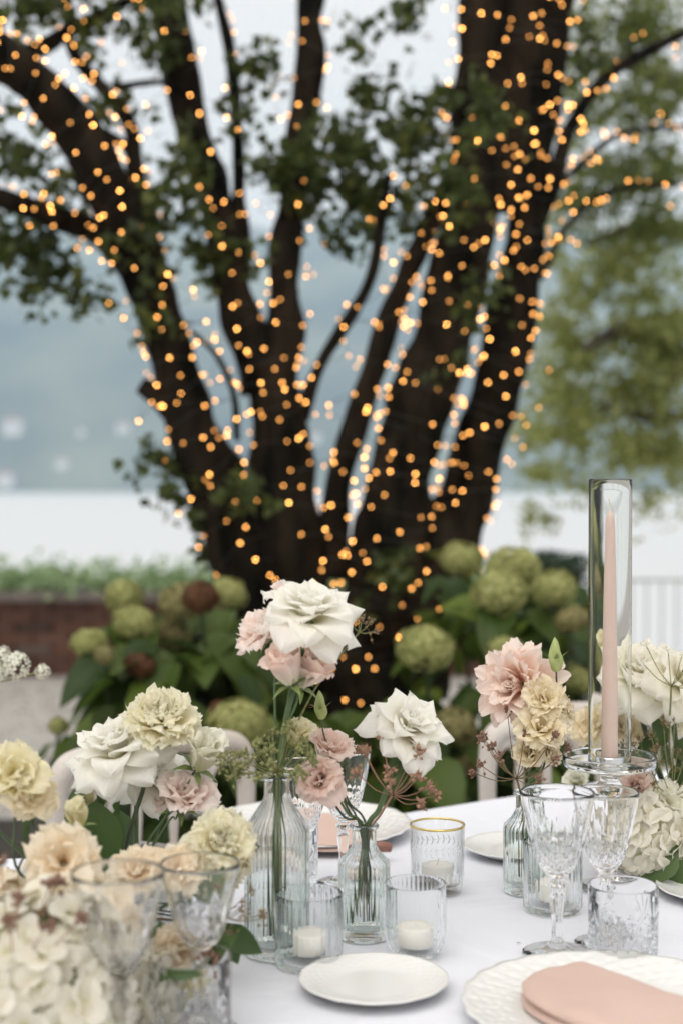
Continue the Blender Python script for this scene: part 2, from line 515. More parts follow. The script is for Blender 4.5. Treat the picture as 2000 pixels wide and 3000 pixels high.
# far houses on the opposite shore
house_spots = [(40, 1262, 17, 'large pale house on the far slope above the lake'), (18, 1418, 14, 'pale house on the far shore at the left edge of the photo'),
               (362, 1262, 12, 'pale house higher on the far slope, near the tree'), (182, 1366, 10, 'small pale house low on the far slope'),
               (238, 1268, 7, 'tiny pale house between two larger ones on the far slope'), (560, 1330, 8, 'tiny pale house seen beside the left stem of the tree'),
               (925, 1290, 10, 'pale house seen between two stems of the tree'), (1010, 1380, 11, 'pale house at the far shore seen between the tree stems')]
for px, py, wd, lab in house_spots:
    r = ray(px, py)
    hit = None
    for k in range(600):
        d = 1250 + k * 3
        p = Vector((0, 0, CAMZ)) + r * (d / r.y)
        if mtn(p.x, p.y) >= p.z - 2:
            hit = p; break
    if hit is None: continue
    z = mtn(hit.x, hit.y)
    t = thing('far_house', lab, 'house', (hit.x, hit.y, z), R.uniform(-.4, .4), 'houses on the far shore')
    b = MB(); b.box((0, 0, wd * .2), (wd * .5, wd * .35, wd * .45)); obj('wall', b.mesh('wall', False), M['plaster'], t)
    a, c_, e, hh = wd * .55, wd * .4, wd * .65, wd * .9
    obj('roof', mesh('roof', [(-a, -c_, e), (a, -c_, e), (a, c_, e), (-a, c_, e), (-a * .6, 0, hh), (a * .6, 0, hh)],
                     [(0, 1, 5, 4), (2, 3, 4, 5), (1, 2, 5), (3, 0, 4), (3, 2, 1, 0)], smooth=False), M['roof'], t)
    wm = MB(); wm.box((0, 0, 0), (wd * .05, .1, wd * .08)); wme = wm.mesh('window', False)
    for k in (-1, 0, 1):
        for zz in (.15, .45):
            obj('window', wme, M['window'], t, (k * wd * .28, -wd * .35 - .05, wd * zz))

# haze: one closed box of air
hz = MB(); hz.box((0, 1500, 290), (2600, 1900, 296))
hm, nt, N, L, out = nmat('haze')
pv = N.new('ShaderNodeVolumePrincipled')
pv.inputs['Color'].default_value = (.66, .84, 1.0, 1)
pv.inputs['Density'].default_value = .00035
pv.inputs['Anisotropy'].default_value = 0.0
L.new(pv.outputs[0], out.inputs['Volume'])
tag(obj('haze', hz.mesh('haze', False), hm), kind='stuff')

# brick wall with coping, creeper on top
wy = 9.7
wall = thing('garden_wall', 'low red brick garden wall topped with creeper at the edge of the lake terrace', 'wall', (0, wy, 0))
WX0, WX1 = -7.0, 1.2
b = MB(); b.box(((WX0 + WX1) / 2, .16, .26), ((WX1 - WX0) / 2, .10, .26)); obj('wall_core', b.mesh('wall_core', False), M['mortar'], wall)
bm_ = MB(); bm_.box((0, 0, 0), (.118, .05, .031)); brick_me = bm_.mesh('brick', False)
M['brickvar'] = leaf_mat('red_brick', (.055, .032, .026), (.13, .06, .038), 0, .9, (.10, .08, .07), island=False)
brick_me.materials.append(M['brickvar'])
nb = 0
extra = MB()
for row in range(7):
    for k in range(35):
        x = -3.1 + k * .25 + (.125 if row % 2 else 0)
        if x > 1.1: continue
        z = .042 + row * .073
        if -2.9 < x < -.2 and nb < 300:
            o = obj('brick', brick_me, None, wall, (x, .055 + R.uniform(-.004, .004), z)); nb += 1
        else:
            extra.box((x, .055 + R.uniform(-.004, .004), z), (.118, .05, .031))
o = obj('brick_courses', extra.mesh('brick_courses', False), M['terracotta'], wall); o['kind'] = 'stuff'
cb = MB(); cb.box((0, 0, 0), (.245, .17, .03)); cope_me = cb.mesh('coping_stone', False); cope_me.materials.append(M['coping'])
for k in range(16):
    x = -6.7 + k * .5
    obj('coping_stone', cope_me, None, wall, (x, .14, .553))

# ---- leaves as scattered geometry
def leaves_geo(C, size, lobed=False, rng=NR, droop=0.0):
    C = np.asarray(C, dtype=float); n = len(C)
    sz = size * rng.uniform(.6, 1.25, n)
    a = rng.normal(size=(n, 3)); a[:, 2] -= droop; a /= np.linalg.norm(a, axis=1)[:, None]
    b = rng.normal(size=(n, 3)); b -= a * (a * b).sum(1)[:, None]; b /= np.linalg.norm(b, axis=1)[:, None]
    c = np.cross(a, b)
    if lobed:
        tpl = [(0, 0, 0), (.25, -.45, .08), (.55, -.3, .05), (1, 0, -.05), (.55, .3, .05), (.25, .45, .08), (.45, 0, -.02)]
        fs = [(0, 1, 6), (1, 2, 6), (2, 3, 6), (3, 4, 6), (4, 5, 6), (5, 0, 6)]
    else:
        tpl = [(0, 0, 0), (.45, -.3, .06), (1, 0, -.04), (.45, .3, .06)]
        fs = [(0, 1, 2), (0, 2, 3)]
    V = np.zeros((n, len(tpl), 3))
    for i, (u, v, w_) in enumerate(tpl):
        V[:, i] = C + (a * u + b * v + c * w_) * sz[:, None]
    base = (np.arange(n) * len(tpl))[:, None]
    Fc = np.concatenate([base + np.array(f)[None] for f in fs], 0)
    return V.reshape(-1, 3), Fc

def fast_tris(name, V, Fc):
    me = bpy.data.meshes.new(name)
    V = np.asarray(V, dtype=np.float32); Fc = np.asarray(Fc, dtype=np.int32)
    me.vertices.add(len(V)); me.vertices.foreach_set('co', V.ravel())
    me.loops.add(len(Fc) * 3); me.loops.foreach_set('vertex_index', Fc.ravel())
    me.polygons.add(len(Fc))
    me.polygons.foreach_set('loop_start', np.arange(len(Fc), dtype=np.int32) * 3)
    me.update(calc_edges=True)
    me.validate()
    return me

def leaf_cloud(name, blobs, size, mat, parent=None, lobed=False, kind='stuff', droop=0.0):
    """blobs: (centre, (rx, ry, rz), n); leaves gather on twigs inside each blob"""
    Cs = []
    for c, r, n in blobs:
        c = np.array(c); r = np.array(r if hasattr(r, '__len__') else (r, r, r))
        k = max(3, int(n / 9))
        tw = NR.normal(size=(k, 3)) * .42
        tw = np.clip(tw, -1.15, 1.15)
        idx = NR.randint(0, k, n)
        dirs = NR.normal(size=(k, 3)); dirs /= np.linalg.norm(dirs, axis=1)[:, None]
        tt = NR.uniform(-1, 1, n)[:, None]
        p = tw[idx] * r + dirs[idx] * tt * size * 2.0 + NR.normal(size=(n, 3)) * size * .35
        Cs.append(c + p)
    V, Fc = leaves_geo(np.concatenate(Cs), size, lobed, NR, droop)
    o = obj(name, fast_tris(name, V, Fc), mat, parent)
    o['kind'] = kind
    return o

# creeper on the wall
C = np.stack([NR.uniform(WX0, WX1, 9000), wy + .14 + NR.normal(size=9000) * .13, .60 + np.abs(NR.normal(size=9000)) * .075 + .03 * NR.uniform(-1, 1, 9000)], 1)
V, Fc = leaves_geo(C, .055, True)
o = obj('creeper', fast_tris('creeper', V, Fc), M['wall_ivy'])
tag(o, 'pale green creeper leaves covering the top of the low brick wall', 'creeper', kind='stuff')

# loose pebbles
n = 5200
C = np.stack([NR.uniform(-3.4, .4, n), NR.uniform(3.0, 9.6, n), np.full(n, .008)], 1)
tpl = np.array([(1, 0, 0), (0, 1, 0), (-1, 0, 0), (0, -1, 0), (0, 0, .7), (0, 0, -.7)]); fs = np.array([(0, 1, 4), (1, 2, 4), (2, 3, 4), (3, 0, 4), (1, 0, 5), (2, 1, 5), (3, 2, 5), (0, 3, 5)])
sz = NR.uniform(.007, .018, (n, 1, 1)); an = NR.uniform(0, 6.3, n)
rot = np.zeros((n, 3, 3)); rot[:, 0, 0] = np.cos(an); rot[:, 0, 1] = -np.sin(an) * .7; rot[:, 1, 0] = np.sin(an); rot[:, 1, 1] = np.cos(an) * .7; rot[:, 2, 2] = 1
V = np.einsum('nij,kj->nki', rot, tpl) * sz + C[:, None]
Fc = (np.arange(n) * 6)[:, None, None] + fs[None]
tag(obj('gravel_stones', fast_tris('gravel_stones', V.reshape(-1, 3), Fc.reshape(-1, 3)), M['pebble']), kind='stuff')

# clipped dark hedge and iron railing on the right
hb = P(1640, 1700, 6.4)
hx0, hx1, hzt = P(1540, 1700, 6.4).x, P(1722, 1700, 6.4).x, P(1640, 1632, 6.4).z
nh = 9000
C = np.stack([NR.uniform(hx0, hx1, nh), 6.6 + NR.uniform(-.3, .3, nh), NR.uniform(.05, hzt, nh)], 1)
V, Fc = leaves_geo(C, .035)
hroot = thing('clipped_hedge', 'dark green clipped hedge behind the hydrangeas, left of the glass candle tube', 'hedge', ((hx0 + hx1) / 2, 6.6, 0))
V = V - np.array(hroot.location)
o = obj('foliage', fast_tris('foliage', V, Fc), M['hedge'], hroot); o['kind'] = 'stuff'
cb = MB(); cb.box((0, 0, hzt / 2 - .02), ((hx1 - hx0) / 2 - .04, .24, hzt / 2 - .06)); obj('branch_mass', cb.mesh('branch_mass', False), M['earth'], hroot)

rl = thing('iron_railing', 'pale thin iron railing in front of the lake beside the candle tube', 'railing', (0, 8.0, 0))
rz_top = P(1900, 1700, 8).z
bar = MB(); bar.box((0, 0, rz_top / 2), (.005, .005, rz_top / 2)); bar_me = bar.mesh('baluster', False); bar_me.materials.append(M['iron'])
x = P(1760, 1700, 8).x
while x < 4.6:
    obj('baluster', bar_me, None, rl, (x, 0, 0)); x += .085
for z in (rz_top, .1):
    q = MB(); q.box((3.0, 0, z), (1.75, .012, .010)); obj('rail', q.mesh('rail', False), M['iron'], rl)

# ------------------------------------------------------------------ the big multi-stemmed tree
TD = 4.45
tree = thing('multi_stemmed_tree', 'old dark tree with many spreading stems wrapped in warm fairy lights', 'tree', (P(960, 1500, TD).x, TD, 0))
TL = Vector(tree.location)
def limb(spec, name='limb', dd=0.0, nseg=32, rough=.30):
    pts, rr = [], []
    for s in spec:
        x, y, wd = s[0], s[1], s[2]
        d = TD + dd + (s[3] if len(s) > 3 else 0)
        pts.append(Q(x, y, d) - TL); rr.append(wd * S * d / F / 2 * .91)
    V, Fc, uv, C, r2 = tube_geo(pts, rr, nseg, 8, rough, 7)
    o = obj(name, mesh(name, V, Fc, uv), M['bark'], tree)
    return C + np.array(TL), r2

A = limb([(690, 1560, 150), (600, 1350, 170), (510, 1150, 150), (445, 980, 130), (385, 780, 112), (325, 590, 125, -.1), (225, 390, 120, -.2), (110, 220, 115, -.3), (-30, 110, 110, -.4), (-140, 40, 100, -.5)])
A2 = limb([(330, 640, 70), (230, 540, 66), (110, 490, 60, -.1), (-40, 440, 52, -.2)])
A3 = limb([(330, 520, 50), (312, 400, 46), (300, 290, 38), (235, 200, 32), (165, 110, 28), (155, -30, 26)])
A4 = limb([(120, 240, 40), (200, 290, 34), (280, 330, 26), (310, 380, 20)])
A5 = limb([(260, 200, 20), (380, 190, 15), (440, 230, 12)])
A6 = limb([(60, 130, 44), (180, 60, 34), (300, 0, 28), (400, -40, 22)])
ST = limb([(400, 950, 60), (355, 905, 54), (325, 885, 44)], rough=.25)
B0 = limb([(745, 1560, 170), (680, 1330, 170), (650, 1130, 145), (640, 960, 135), (615, 830, 130)], 'trunk')
B1 = limb([(600, 900, 110), (575, 790, 100), (535, 650, 92), (508, 500, 92, .1), (455, 330, 88, .2), (410, 130, 84, .2), (380, -60, 76, .2)])
B2 = limb([(560, 640, 50, .05), (550, 480, 44, .1), (548, 350, 32, .1), (530, 130, 30, .1), (495, -30, 26, .1)])
B3 = limb([(635, 900, 110), (655, 750, 84), (655, 600, 80), (675, 440, 78, .1), (700, 270, 74, .2), (712, 120, 66, .2), (715, -60, 68, .3)])
C1 = limb([(690, 960, 46), (730, 850, 32), (790, 750, 30), (850, 640, 30, -.05), (876, 500, 26, -.1), (892, 400, 18, -.1)])
C2 = limb([(440, 760, 14, -.1), (500, 820, 14, -.12), (538, 910, 17, -.1), (545, 1010, 18, -.05)], nseg=8)
D1 = limb([(770, 1330, 80), (775, 1150, 70), (812, 980, 66), (862, 830, 64), (905, 700, 62), (950, 590, 56), (1010, 470, 54), (1060, 380, 50)])
E1 = limb([(850, 1580, 230), (880, 1350, 215), (905, 1150, 180), (950, 970, 155), (1010, 780, 150), (1060, 590, 145), (1085, 400, 135), (1100, 200, 130), (1110, -60, 125)], 'trunk')
F1 = limb([(930, 1580, 200, .05), (1000, 1330, 160, .05), (1070, 1120, 135, .1), (1130, 930, 125, .1), (1170, 740, 118, .1), (1200, 560, 105, .1), (1215, 380, 105, .1), (1240, 180, 110, .1), (1290, -60, 110, .1)], 'trunk')
F2 = limb([(1130, 480, 110, .05), (1165, 300, 130, .05), (1180, 120, 150, .05), (1195, -60, 160, .05)])
G1 = limb([(1215, 560, 46, .1), (1275, 400, 42, .1), (1305, 300, 36, .2), (1400, 170, 30, .3), (1600, 60, 26, .5)])
base = limb([(780, 1980, 420), (780, 1750, 400), (780, 1560, 380), (775, 1420, 300)], 'trunk', nseg=28)

# foliage of the tree
def bl(x, y, rx, ry, n, d=TD, rd=.18):
    c = Q(x, y, d) - TL
    k = S * d / F
    return (c, (rx * k, rd, ry * k), int(n * 1.45))
blobs = [bl(40, 560, 90, 70, 170), bl(30, 340, 70, 90, 120), bl(110, 640, 80, 45, 110), bl(60, 30, 110, 60, 150), bl(230, 60, 100, 70, 130), bl(210, 690, 60, 26, 40),
         bl(330, 100, 60, 80, 70), bl(130, 440, 80, 60, 90), bl(250, 440, 60, 70, 60), bl(590, 155, 42, 44, 70), bl(560, 250, 30, 60, 40), bl(330, 560, 90, 60, 90, TD - .15),
         bl(400, 480, 90, 80, 150, TD - .15), bl(480, 560, 50, 60, 60), bl(620, 390, 60, 40, 60), bl(700, 370, 60, 60, 110, TD - .1), bl(790, 340, 80, 60, 160), bl(830, 450, 95, 80, 200), bl(790, 560, 60, 26, 40),
         bl(820, 95, 36, 34, 35), bl(880, 220, 70, 60, 70), bl(930, 320, 70, 90, 150), bl(920, 40, 50, 40, 50), bl(960, 480, 60, 80, 80), bl(360, 1060, 34, 32, 55), bl(420, 1140, 40, 40, 50),
         bl(470, 1220, 26, 50, 45), bl(510, 1290, 30, 40, 30), bl(530, 640, 50, 60, 50), bl(250, 250, 60, 60, 50), bl(420, 350, 50, 60, 70), bl(1000, 250, 40, 80, 60),
         bl(390, 20, 60, 50, 60), bl(700, 480, 50, 50, 45), bl(1040, 430, 60, 90, 90, TD - .25), bl(1110, 250, 80, 120, 80, TD - .3), bl(1100, 720, 70, 120, 70, TD - .2), bl(640, 600, 40, 60, 30),
         bl(350, 720, 40, 60, 30, TD - .15), bl(560, 1130, 60, 60, 45, TD - .2), bl(900, 1350, 80, 80, 60, TD - .3), bl(1330, 120, 70, 80, 70, TD + .2), bl(640, 1500, 80, 70, 50, TD - .3)]
leaf_cloud('crown', blobs, .040, M['ivy'], tree, True)
# fairy lights: one string per group of stems
bulb_me = None
def ico(name, r, sub=1):
    import bmesh
    bm = bmesh.new(); bmesh.ops.create_icosphere(bm, subdivisions=sub, radius=r)
    me = bpy.data.meshes.new(name); bm.to_mesh(me); bm.free()
    me.polygons.foreach_set('use_smooth', [True] * len(me.polygons))
    return me
bulb_me = ico('bulb', .0031, 1); bulb_me.materials.append(M['bulb'])
nbulb = 0
def string_on(label, parts):
    parts = [(a, int(b * 1.4), c, d) for a, b, c, d in parts]
    """parts: list of ((centres, radii), bulbs, t0, t1)"""
    global nbulb
    c0 = parts[0][0][0]
    t = thing('fairy_lights', label, 'string lights', tuple(c0[len(c0) // 2]), 0, 'strings of warm fairy lights on the tree')
    o0 = np.array(t.location)
    wm = MB()
    for (C, rr), nbul, t0, t1 in parts:
        m = len(C)
        length = np.linalg.norm(np.diff(C, axis=0), axis=1).sum() * (t1 - t0)
        turns = max(2, nbul / 7.0)
        ph = R.uniform(0, 6)
        path = []
        for i in range(nbul):
            f = (i + R.uniform(-.3, .3)) / max(1, nbul - 1)
            f = min(1, max(0, f))
            s = (t0 + (t1 - t0) * f) * (m - 1)
            k = min(m - 2, int(s)); q = s - k
            c = C[k] * (1 - q) + C[k + 1] * q; r = rr[k] * (1 - q) + rr[k + 1] * q
            tn = C[k + 1] - C[k]; tn /= np.linalg.norm(tn)
            n_ = np.cross(tn, (0, 1, 0)); n_ /= np.linalg.norm(n_); b_ = np.cross(tn, n_)
            a = ph + f * turns * 2 * PI + R.uniform(-.5, .5)
            if R.random() < .6: a = math.atan2(-abs(math.sin(a)) if b_[1] > 0 else abs(math.sin(a)), math.cos(a))
            off = r * 1.10 + .008 + (R.random() ** 4) * .07
            p = c + (n_ * math.cos(a) + b_ * math.sin(a)) * off + tn * R.uniform(-.03, .03)
            p -= o0
            path.append(p)
            obj('bulb', bulb_me, None, t, tuple(p)); nbulb += 1
        if len(path) > 2:
            V, Fc, uv, _, _ = tube_geo(path, [.0011] * len(path), 3, 2)
            wm.add(V, Fc)
    obj('wire', wm.mesh('wire'), M['wire'], t)
string_on('fairy lights wound round the leftmost leaning stem and its branches', [(A, 120, .12, 1), (A2, 26, 0, 1), (A3, 26, 0, 1), (A4, 12, 0, 1), (A6, 18, 0, 1), (ST, 4, 0, 1)])
string_on('fairy lights wound round the forked stem left of the middle', [(B0, 46, .1, 1), (B1, 44, 0, 1), (B2, 12, 0, 1)])
string_on('fairy lights wound round the upright middle stem against the sky', [(B3, 50, 0, 1), (C1, 16, 0, 1), (C2, 6, 0, 1)])
string_on('fairy lights wound round the slim stem between the two forks', [(D1, 50, 0, 1)])
string_on('fairy lights wound round the thickest stem right of the middle', [(E1, 165, .05, 1)])
string_on('fairy lights wound round the upper fork of the thick right stems', [(F2, 60, 0, 1)])
string_on('fairy lights wound round the rightmost leaning stem', [(F1, 130, .05, 1)])
string_on('fairy lights wound round the short trunk behind the white roses', [(base, 46, .35, 1)])
HG = limb([(1230, 480, 20, .2), (1330, 380, 18, .5), (1420, 310, 14, .9), (1560, 290, 12, 1.2), (1650, 300, 10, 1.3)])
HG2 = limb([(1240, 640, 18, .2), (1300, 520, 16, .3), (1400, 440, 14, .6), (1560, 420, 12, .9)])
string_on('fairy lights hanging among the leafy branches at the upper right', [(G1, 24, 0, 1), (HG, 22, 0, 1), (HG2, 15, 0, 1)])

# the light green weeping tree on the right
rt = thing('weeping_tree', 'light green tree with drooping branches behind the candle tube on the right', 'tree', (4.9, 9.4, 0))
RL = Vector(rt.location)
def rlimb(spec, name='limb'):
    pts, rr = [], []
    for x, y, wd, d in spec:
        pts.append(Q(x, y, d) - RL); rr.append(wd * S * d / F / 2)
    V, Fc, uv, C, r2 = tube_geo(pts, rr, 10, 6, .15, 4)
    obj(name, mesh(name, V, Fc, uv), M['bark_far'], rt)
tube('trunk', [(0, 0, 0), (.05, 0, 1.2), (-.1, 0, 2.6), (-.3, .1, 4.2), (-.3, 0, 6)], [.34, .27, .22, .16, .08], M['bark_far'], rt, 14, rough=.12)
rlimb([(2050, 1150, 60, 9.4), (1750, 900, 60, 9.2), (1560, 830, 52, 8.8), (1440, 760, 34, 8.4), (1340, 800, 16, 8.2)])
rlimb([(1900, 700, 50, 9.4), (1650, 560, 46, 9.0), (1480, 520, 34, 8.6), (1350, 560, 20, 8.4)])
rlimb([(2000, 950, 40, 9.4), (1660, 950, 34, 9.0), (1500, 960, 24, 8.6), (1380, 930, 12, 8.3)])
rlimb([(1800, 300, 50, 9.4), (1560, 200, 44, 8.8), (1400, 140, 30, 8.4), (1300, 200, 16, 8)])
def rb(x, y, rx, ry, n, d=8.6, rd=.5):
    c = Q(x, y, d) - RL; k = S * d / F
    return (c, (rx * k, rd, ry * k), int(n * 1.3))
RBL = [rb(1450, 600, 140, 80, 700), rb(1330, 660, 70, 60, 200), rb(1500, 760, 120, 90, 800), rb(1340, 800, 90, 70, 420), rb(1270, 870, 60, 60, 200), rb(1480, 900, 130, 90, 850), rb(1320, 960, 100, 70, 500),
       rb(1240, 1000, 50, 50, 160), rb(1450, 1030, 110, 60, 450), rb(1550, 1050, 60, 90, 300), rb(1260, 1080, 60, 30, 130), rb(1500, 1150, 60, 50, 90), rb(1350, 1110, 60, 30, 60), rb(1225, 1200, 20, 40, 40),
       rb(1270, 1190, 30, 25, 40), rb(1400, 1210, 30, 20, 16), rb(1240, 560, 60, 80, 200), rb(1280, 740, 50, 60, 150)]
leaf_cloud('crown', RBL, .062, M['far_leaf'], rt, False, droop=.6)
RBD = [rb(1470, 60, 130, 80, 800, 7.6), rb(1500, 230, 110, 80, 620, 7.6), rb(1350, 250, 80, 110, 320, 7.6), rb(1420, 420, 150, 90, 800, 8), rb(1320, 470, 70, 80, 300, 8), rb(1500, 520, 110, 60, 500, 8), rb(1340, 60, 80, 80, 240, 7.6),
       rb(1540, 800, 60, 50, 200), rb(1500, 380, 120, 50, 260, 7.8)]
leaf_cloud('upper_crown', RBD, .054, M['far_leaf_dark'], rt, False, droop=.4)

# ------------------------------------------------------------------ hydrangea shrubs
def hyd_head(name, r, mat, n=420, fl=.0125, seed=0):
    rng = np.random.RandomState(seed)
    Vs, Fs = [], []
    cnt = 0
    for i in range(n):
        z = 1 - 1.75 * (i + .5) / n; a = i * 2.39996 + rng.uniform(-.2, .2)
        s = math.sqrt(max(0, 1 - z * z)); nrm = np.array([s * math.cos(a), s * math.sin(a), z])
        nrm += rng.normal(size=3) * .22; nrm /= np.linalg.norm(nrm)
        c = nrm * r * (1 + rng.uniform(-.12, .06) + .24 * mnoise.noise(Vector(nrm * 1.7 + seed * 7))); c[2] *= .9
        t1 = np.cross(nrm, (0.3, .1, 1)); t1 /= np.linalg.norm(t1); t2 = np.cross(nrm, t1)
        ro = rng.uniform(0, 1.57)
        for k in range(4):
            an = ro + k * PI / 2
            d = t1 * math.cos(an) + t2 * math.sin(an); e = np.cross(nrm, d)
            L_ = fl * rng.uniform(.8, 1.2)
            Vs += [c, c + d * L_ * .6 - e * L_ * .42 + nrm * .003, c + d * L_ + nrm * .001, c + d * L_ * .6 + e * L_ * .42 + nrm * .003]
            Fs += [(cnt, cnt + 1, cnt + 2), (cnt, cnt + 2, cnt + 3)]; cnt += 4
    me = fast_tris(name, np.array(Vs), np.array(Fs)); me.materials.append(mat)
    return me
HM = {'g': [hyd_head('flower_head', .072, M['hyd_green'], seed=1), hyd_head('flower_head', .072, M['hyd_green'], 380, .013, seed=2)],
      'm': [hyd_head('flower_head', .072, M['hyd_mix'], seed=3)], 'b': [hyd_head('flower_head', .072, M['hyd_brown'], 340, .014, seed=4)]}

def leaf_mesh(name, L_=.12, W_=.08, fold=.25, droop=.35, seed=0, n=6):
    """ovate pointed leaf along +X, folded on its midrib"""
    V, Fc, uv = [], [], []
    rng = random.Random(seed)
    for i in range(n + 1):
        t = i / n
        wd = W_ / 2 * (math.sin(PI * min(1, t ** .75)) ** .8 if 0 < t < 1 else 0) + .0008
        x = L_ * t; z = -droop * L_ * t * t
        for s in (-1, -.5, 0, .5, 1):
            jag = 1 + .06 * rng.uniform(-1, 1) if abs(s) == 1 else 1
            V.append((x, s * wd * jag, z + fold * abs(s) * wd + .05 * wd * math.sin(t * 19 + s)))
            uv.append((s * .5 + .5, t))
    for i in range(n):
        for j in range(4):
            a = i * 5 + j
            Fc.append((a, a + 1, a + 6, a + 5))
    return mesh(name, V, Fc, uv)
HL = []
for k in range(4):
    me = leaf_mesh('leaf', .138, .100, .2 + .1 * k, .2 + .12 * k, k); me.materials.append(M['hyd_leaf']); HL.append(me)

def shrub(label, cx, heads, leaf_boxes, nleaf, d0):
    t = thing('hydrangea_shrub', label, 'shrub', (P(cx * S, 1500, d0).x, d0, 0), 0, 'hydrangea shrubs round the tree')
    o0 = Vector(t.location)
    for i, (x, y, r, kd, d) in enumerate(heads):
        p = Q(x, y, d) - o0
        s = (r * S * d / F) / .070
        me = HM[kd][i % len(HM[kd])]
        obj('flower_head', me, None, t, p, (R.uniform(-.4, .4), R.uniform(-.4, .4), R.uniform(0, 6)), (s * R.uniform(.85, 1.08), s * R.uniform(.88, 1.1), s * R.uniform(.8, 1.0)))
        foot = Vector((p.x * .5 + R.uniform(-.1, .1), R.uniform(0, .15), 0.0))
        tube('stem', [p - Vector((0, 0, .02)), (p * .6 + foot * .4) + Vector((0, .03, .05)), foot], [.005, .006, .009], M['stem_dark'], t, 6, 5)
    for k in range(nleaf):
        x0, x1, y0, y1, da, db = leaf_boxes[k % len(leaf_boxes)]
        x, y, d = R.uniform(x0, x1), R.uniform(y0, y1), R.uniform(da, db)
        p = Q(x, y, d) - o0
        yaw = R.uniform(0, 2 * PI) if R.random() < .4 else R.uniform(-PI, 0)
        obj('leaf', R.choice(HL), None, t, p, (R.uniform(-.5, .5), R.uniform(-.1, .9), yaw), R.uniform(.65, 1.25))
    return t
shrub('hydrangea shrub with green and brown heads in front of the brick wall', 380,
      [(205, 1478, 42, 'g', 3.6), (285, 1372, 44, 'g', 3.9), (312, 1432, 50, 'g', 3.7), (420, 1385, 55, 'm', 3.75), (462, 1372, 42, 'b', 3.6), (240, 1505, 26, 'm', 3.5),
       (322, 1530, 34, 'b', 3.55), (525, 1362, 42, 'g', 4.0), (550, 1662, 62, 'g', 3.4), (515, 1640, 34, 'b', 3.5), (395, 1460, 46, 'm', 3.8)],
      [(250, 560, 1400, 1600, 3.65, 4.3), (260, 560, 1480, 1850, 3.5, 4.2), (300, 640, 1600, 2100, 3.4, 4.1), (260, 420, 1480, 1640, 3.5, 3.9), (330, 640, 1400, 1600, 3.8, 4.3)], 270, 3.9)
shrub('hydrangea shrub with mostly leaves low in front of the trunk', 780,
      [(700, 1800, 40, 'm', 3.6), (840, 1900, 40, 'g', 3.5)],
      [(560, 980, 1600, 1850, 3.6, 4.1), (560, 1040, 1640, 2100, 3.4, 4.0)], 190, 3.9)
shrub('hydrangea shrub with round green heads to the right of the trunk', 1130,
      [(975, 1490, 66, 'g', 3.35), (1145, 1362, 58, 'g', 3.6), (1180, 1303, 58, 'g', 3.9), (1270, 1352, 52, 'g', 3.7), (1312, 1425, 38, 'm', 3.6), (1165, 1505, 46, 'g', 3.5), (1045, 1670, 52, 'm', 3.4),
       (1060, 1285, 46, 'g', 4.1), (1250, 1640, 44, 'g', 3.6), (1330, 1560, 40, 'g', 3.7), (1075, 1760, 34, 'm', 3.5), (1210, 1720, 40, 'm', 3.5)],
      [(960, 1340, 1380, 1640, 3.6, 4.2), (1000, 1330, 1330, 1500, 3.8, 4.3), (940, 1340, 1550, 1850, 3.4, 4.1), (960, 1400, 1700, 2100, 3.3, 4.0), (1300, 1480, 1500, 1900, 3.6, 4.0), (1000, 1350, 1640, 2000, 3.9, 4.4)], 299, 3.9)
shrub('low hydrangea beside the chair with two small green heads on the gravel', 120,
      [(135, 1668, 22, 'g', 3.6), (150, 1786, 24, 'g', 3.4), (215, 1835, 24, 'm', 3.3)], [(110, 190, 1660, 1720, 3.5, 3.7), (120, 240, 1760, 1950, 3.2, 3.5)], 12, 3.5)
# planting bed under the shrubs
o = grid('planting_bed', -1.55, 1.9, 3.25, 5.4, 24, 16, lambda x, y: .03 + .03 * mnoise.noise(Vector((x * 5, y * 5, 0))), M['earth'])
tag(o, kind='structure')

